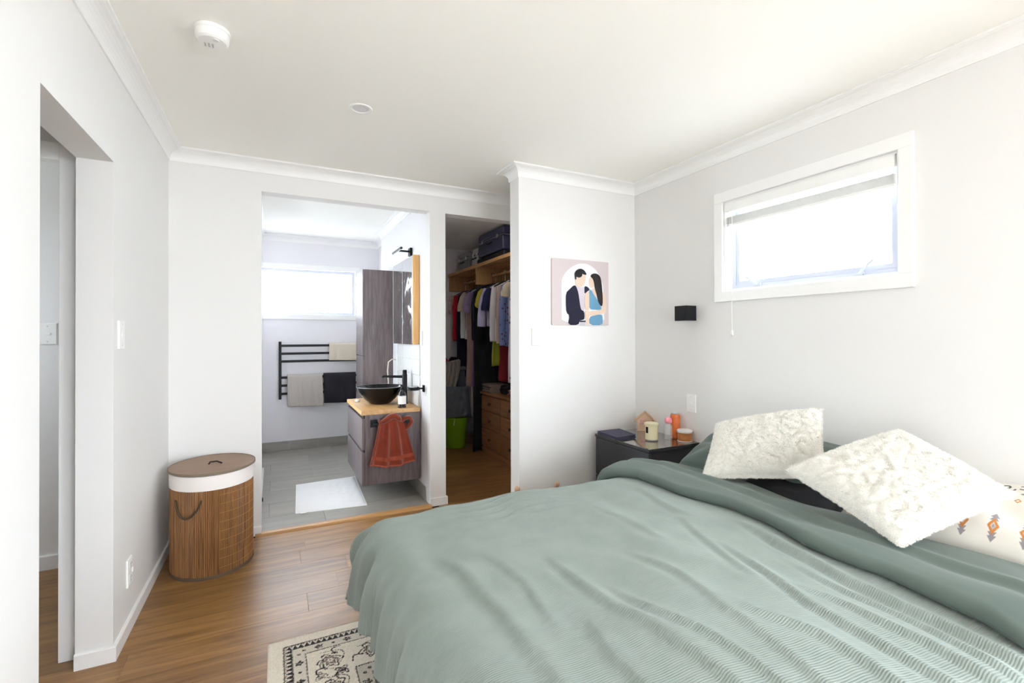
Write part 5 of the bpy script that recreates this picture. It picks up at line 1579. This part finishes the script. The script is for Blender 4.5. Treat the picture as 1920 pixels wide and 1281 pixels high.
# ------------------------------------------------------------------ nightstand and what stands on it
NX0, NX1, NY0, NY1, NZ = 2.0, 2.418, 2.165, 2.70, 0.588
BP = mat('black_brown_lacquer', (0.022, 0.022, 0.026), 0.45)
nsd = thing('nightstand', 'black nightstand with a glass top in the corner', 'nightstand', (2.21, 2.43, 0))
MB().box(NX0 + 0.018, NY0 + 0.004, 0.0005, NX1, NY1 - 0.004, NZ - 0.022).build('body', BP, nsd, bevel=0.002, seg=1)
for z0, z1 in ((0.06, 0.305), (0.31, NZ - 0.024)):
    df = MB().box(NX0, NY0 + 0.005, z0, NX0 + 0.0175, NY1 - 0.005, z1).build('drawer', BP, nsd, bevel=0.002, seg=1)
    MB().tube([(NX0 - 0.0003, 2.43, (z0 + z1) / 2), (NX0 - 0.02, 2.43, (z0 + z1) / 2)], 0.009, 12).build('knob', BLACK, df)
MB().box(NX0 - 0.003, NY0 - 0.002, NZ - 0.0215, NX1, NY1, NZ - 0.006).build('top', BP, nsd, bevel=0.002, seg=1)
MB().box(NX0 - 0.004, NY0 - 0.003, NZ - 0.0058, NX1, NY1, NZ).build('glass_top', mat('smoked_glass', (0.045, 0.042, 0.042), 0.05, coat=1.0), nsd, bevel=0.001, seg=1)
e_ = 0.0006
bk_ = thing('navy_book', 'thin navy notebook lying on the back of the nightstand', 'book', (2.11, 2.59, NZ + e_))
NV = mat('navy_cloth', (0.022, 0.022, 0.060), 0.55)
MB().extrude([(1.994, 2.455, NZ + e_), (2.170, 2.475, NZ + e_), (2.205, 2.690, NZ + e_), (2.012, 2.695, NZ + e_)], (0, 0, 0.003)).build('back_cover', NV, bk_)
MB().extrude([(2.000, 2.462, NZ + 0.0037), (2.166, 2.480, NZ + 0.0037), (2.200, 2.685, NZ + 0.0037), (2.016, 2.690, NZ + 0.0037)], (0, 0, 0.011)).build('pages', mat('dark_page_edge', (0.05, 0.05, 0.07), 0.8), bk_)
MB().extrude([(1.994, 2.455, NZ + 0.0148), (2.170, 2.475, NZ + 0.0148), (2.205, 2.690, NZ + 0.0148), (2.012, 2.695, NZ + 0.0148)], (0, 0, 0.003)).build('front_cover', NV, bk_, bevel=0.0008, seg=1)

# house ornament, turned towards the room
hc = Vector((2.358, 2.597, NZ + e_)); ang = math.radians(-26.6 - 14)
uax = Vector((math.cos(ang), math.sin(ang), 0)); nax = Vector((math.sin(ang), -math.cos(ang), 0))
ho = thing('house_ornament', 'small raw wooden house ornament with pink lettering', 'ornament', hc)
PLY = mat('raw_plywood', (0.62, 0.42, 0.29), 0.8, bump=0.2, vary=0.1)


def hp3(a, z, d=0.0): return tuple(hc + uax * a + Vector((0, 0, z)) + nax * d)


MB().extrude([hp3(-0.052, 0), hp3(0.052, 0), hp3(0.052, 0.082), hp3(0, 0.128), hp3(-0.052, 0.082)], -nax * 0.05).build('body', PLY, ho)
for s_ in (-1, 1):
    MB().extrude([hp3(s_ * 0.0, 0.131, 0.006), hp3(s_ * 0.074, 0.066, 0.006), hp3(s_ * 0.078, 0.0705, 0.006), hp3(0, 0.139, 0.006)], -nax * 0.062).build('roof', mat('ply_edge', (0.55, 0.35, 0.22), 0.8), ho)
PK = mat('pink_ink', (0.85, 0.42, 0.48), 0.6)
for pts in ([(-0.030, 0.074), (-0.026, 0.088), (-0.022, 0.078), (-0.016, 0.076), (-0.012, 0.084), (-0.006, 0.082), (0.0, 0.086), (0.010, 0.085)],
            [(-0.036, 0.046), (-0.032, 0.066), (-0.029, 0.052), (-0.022, 0.058), (-0.016, 0.064), (-0.010, 0.054), (-0.002, 0.062)]):
    MB().tube([hp3(a, z, 0.0014) for a, z in pts], 0.0024, 6).build('lettering', PK, ho, smooth=True)

cl = (2.195, 2.355, NZ + e_)
cn = thing('candle_jar', 'cream candle in a glass jar with lid on the nightstand', 'candle', cl)
WAX = mat('cream_wax', (0.80, 0.72, 0.48), 0.5)
CG = bpy.data.materials.new('clear_jar_glass'); CG.use_nodes = True
nt = CG.node_tree; pb = nt.nodes['Principled BSDF']; pb.inputs['Base Color'].default_value = (0.85, 0.86, 0.87, 1); pb.inputs['Roughness'].default_value = 0.05
tb_ = nt.nodes.new('ShaderNodeBsdfTransparent'); mx_ = nt.nodes.new('ShaderNodeMixShader'); mx_.inputs[0].default_value = 0.28
nt.links.new(tb_.outputs[0], mx_.inputs[1]); nt.links.new(pb.outputs[0], mx_.inputs[2]); nt.links.new(mx_.outputs[0], nt.nodes['Material Output'].inputs[0])
MB().lathe([(0.0395, 0.008), (0.040, 0.096)], cl, 32).build('wax', WAX, cn, smooth='auto')
MB().lathe([(0.0395, 0.0), (0.042, 0.003), (0.042, 0.0075), (0.0395, 0.0078)], cl, 32).build('glass_base', CG, cn, smooth='auto')
MB().lathe([(0.042, 0.0965), (0.046, 0.099), (0.046, 0.111), (0.042, 0.114)], cl, 32).build('lid', mat('lid_cream', (0.72, 0.66, 0.42), 0.3), cn, smooth='auto')
lb = MB(); lb.rings([[(cl[0] + 0.0406 * math.cos(math.radians(a)), cl[1] + 0.0406 * math.sin(math.radians(a)), z) for a in range(165, 196, 5)] for z in (cl[2] + 0.050, cl[2] + 0.090)], cap=False, close=False)
lb.build('label', BLACK, cn)

bt = (2.312, 2.325, NZ + e_)
bo = thing('perfume_bottle', 'clear bottle with a round pink cap on the nightstand', 'bottle', bt)
MB().lathe([(0.022, 0.0), (0.025, 0.003), (0.025, 0.085), (0.018, 0.098), (0.012, 0.104)], bt, 28).build('bottle', CG, bo, smooth='auto')
MB().lathe([(0.012, 0.1045), (0.021, 0.108), (0.024, 0.122), (0.020, 0.138), (0.008, 0.144)], bt, 24).build('cap', mat('pink_plastic', (0.80, 0.28, 0.33), 0.4), bo, smooth=True)

ca = (2.378, 2.330, NZ + e_)
cnn = thing('drink_can', 'orange drink can behind the pink-capped bottle', 'can', ca)
MB().lathe([(0.026, 0.0), (0.031, 0.006), (0.031, 0.150), (0.027, 0.160)], ca, 28).build('body', mat('orange_print', (0.72, 0.16, 0.03), 0.35, vary=0.35, vscale=30), cnn, smooth='auto')
MB().lathe([(0.0275, 0.1602), (0.028, 0.165), (0.026, 0.166), (0.025, 0.162)], ca, 28).build('rim', STEEL, cnn, smooth='auto')

tbp = (2.360, 2.232, NZ + e_)
tu = thing('cosmetic_tub', 'round jar of orange-brown cream with a white lid', 'jar', tbp)
MB().lathe([(0.044, 0.0), (0.047, 0.002), (0.047, 0.006), (0.045, 0.0065)], tbp, 32).build('base', mat('pale_pink_plastic', (0.80, 0.66, 0.60), 0.4), tu, smooth='auto')
MB().lathe([(0.0445, 0.0068), (0.0445, 0.058)], tbp, 32).build('contents', mat('amber_cream', (0.52, 0.20, 0.07), 0.3, vary=0.3, vscale=35), tu, smooth='auto')
MB().lathe([(0.047, 0.0583), (0.049, 0.060), (0.049, 0.071), (0.046, 0.074)], tbp, 32).build('lid', mat('pearl_lid', (0.80, 0.79, 0.77), 0.25), tu, smooth='auto')

# ------------------------------------------------------------------ low peg rack behind the bed
rk = thing('peg_rack', 'low wooden rack with round knobs behind the bed', 'rack', (1.53, 2.69, 0))
TAN = wood('tan_beech', (0.52, 0.32, 0.20), (0.62, 0.40, 0.26), axis=2, scale=2)
for x, zt in ((1.375, 0.318), (1.672, 0.306)):
    MB().tube([(x, 2.68, 0.0005), (x, 2.68, zt - 0.045)], 0.009, 12).build('post', TAN, rk, smooth='auto')
    MB().lathe([(0.007, 0.0), (0.015, 0.008), (0.018, 0.022), (0.014, 0.036), (0.005, 0.043)], (x, 2.68, zt - 0.0445), 16).build('knob', TAN, rk, smooth=True)
MB().tube([(1.375, 2.68, 0.262), (1.672, 2.68, 0.262)], 0.008, 10).build('cross_rail', TAN, rk, smooth='auto')
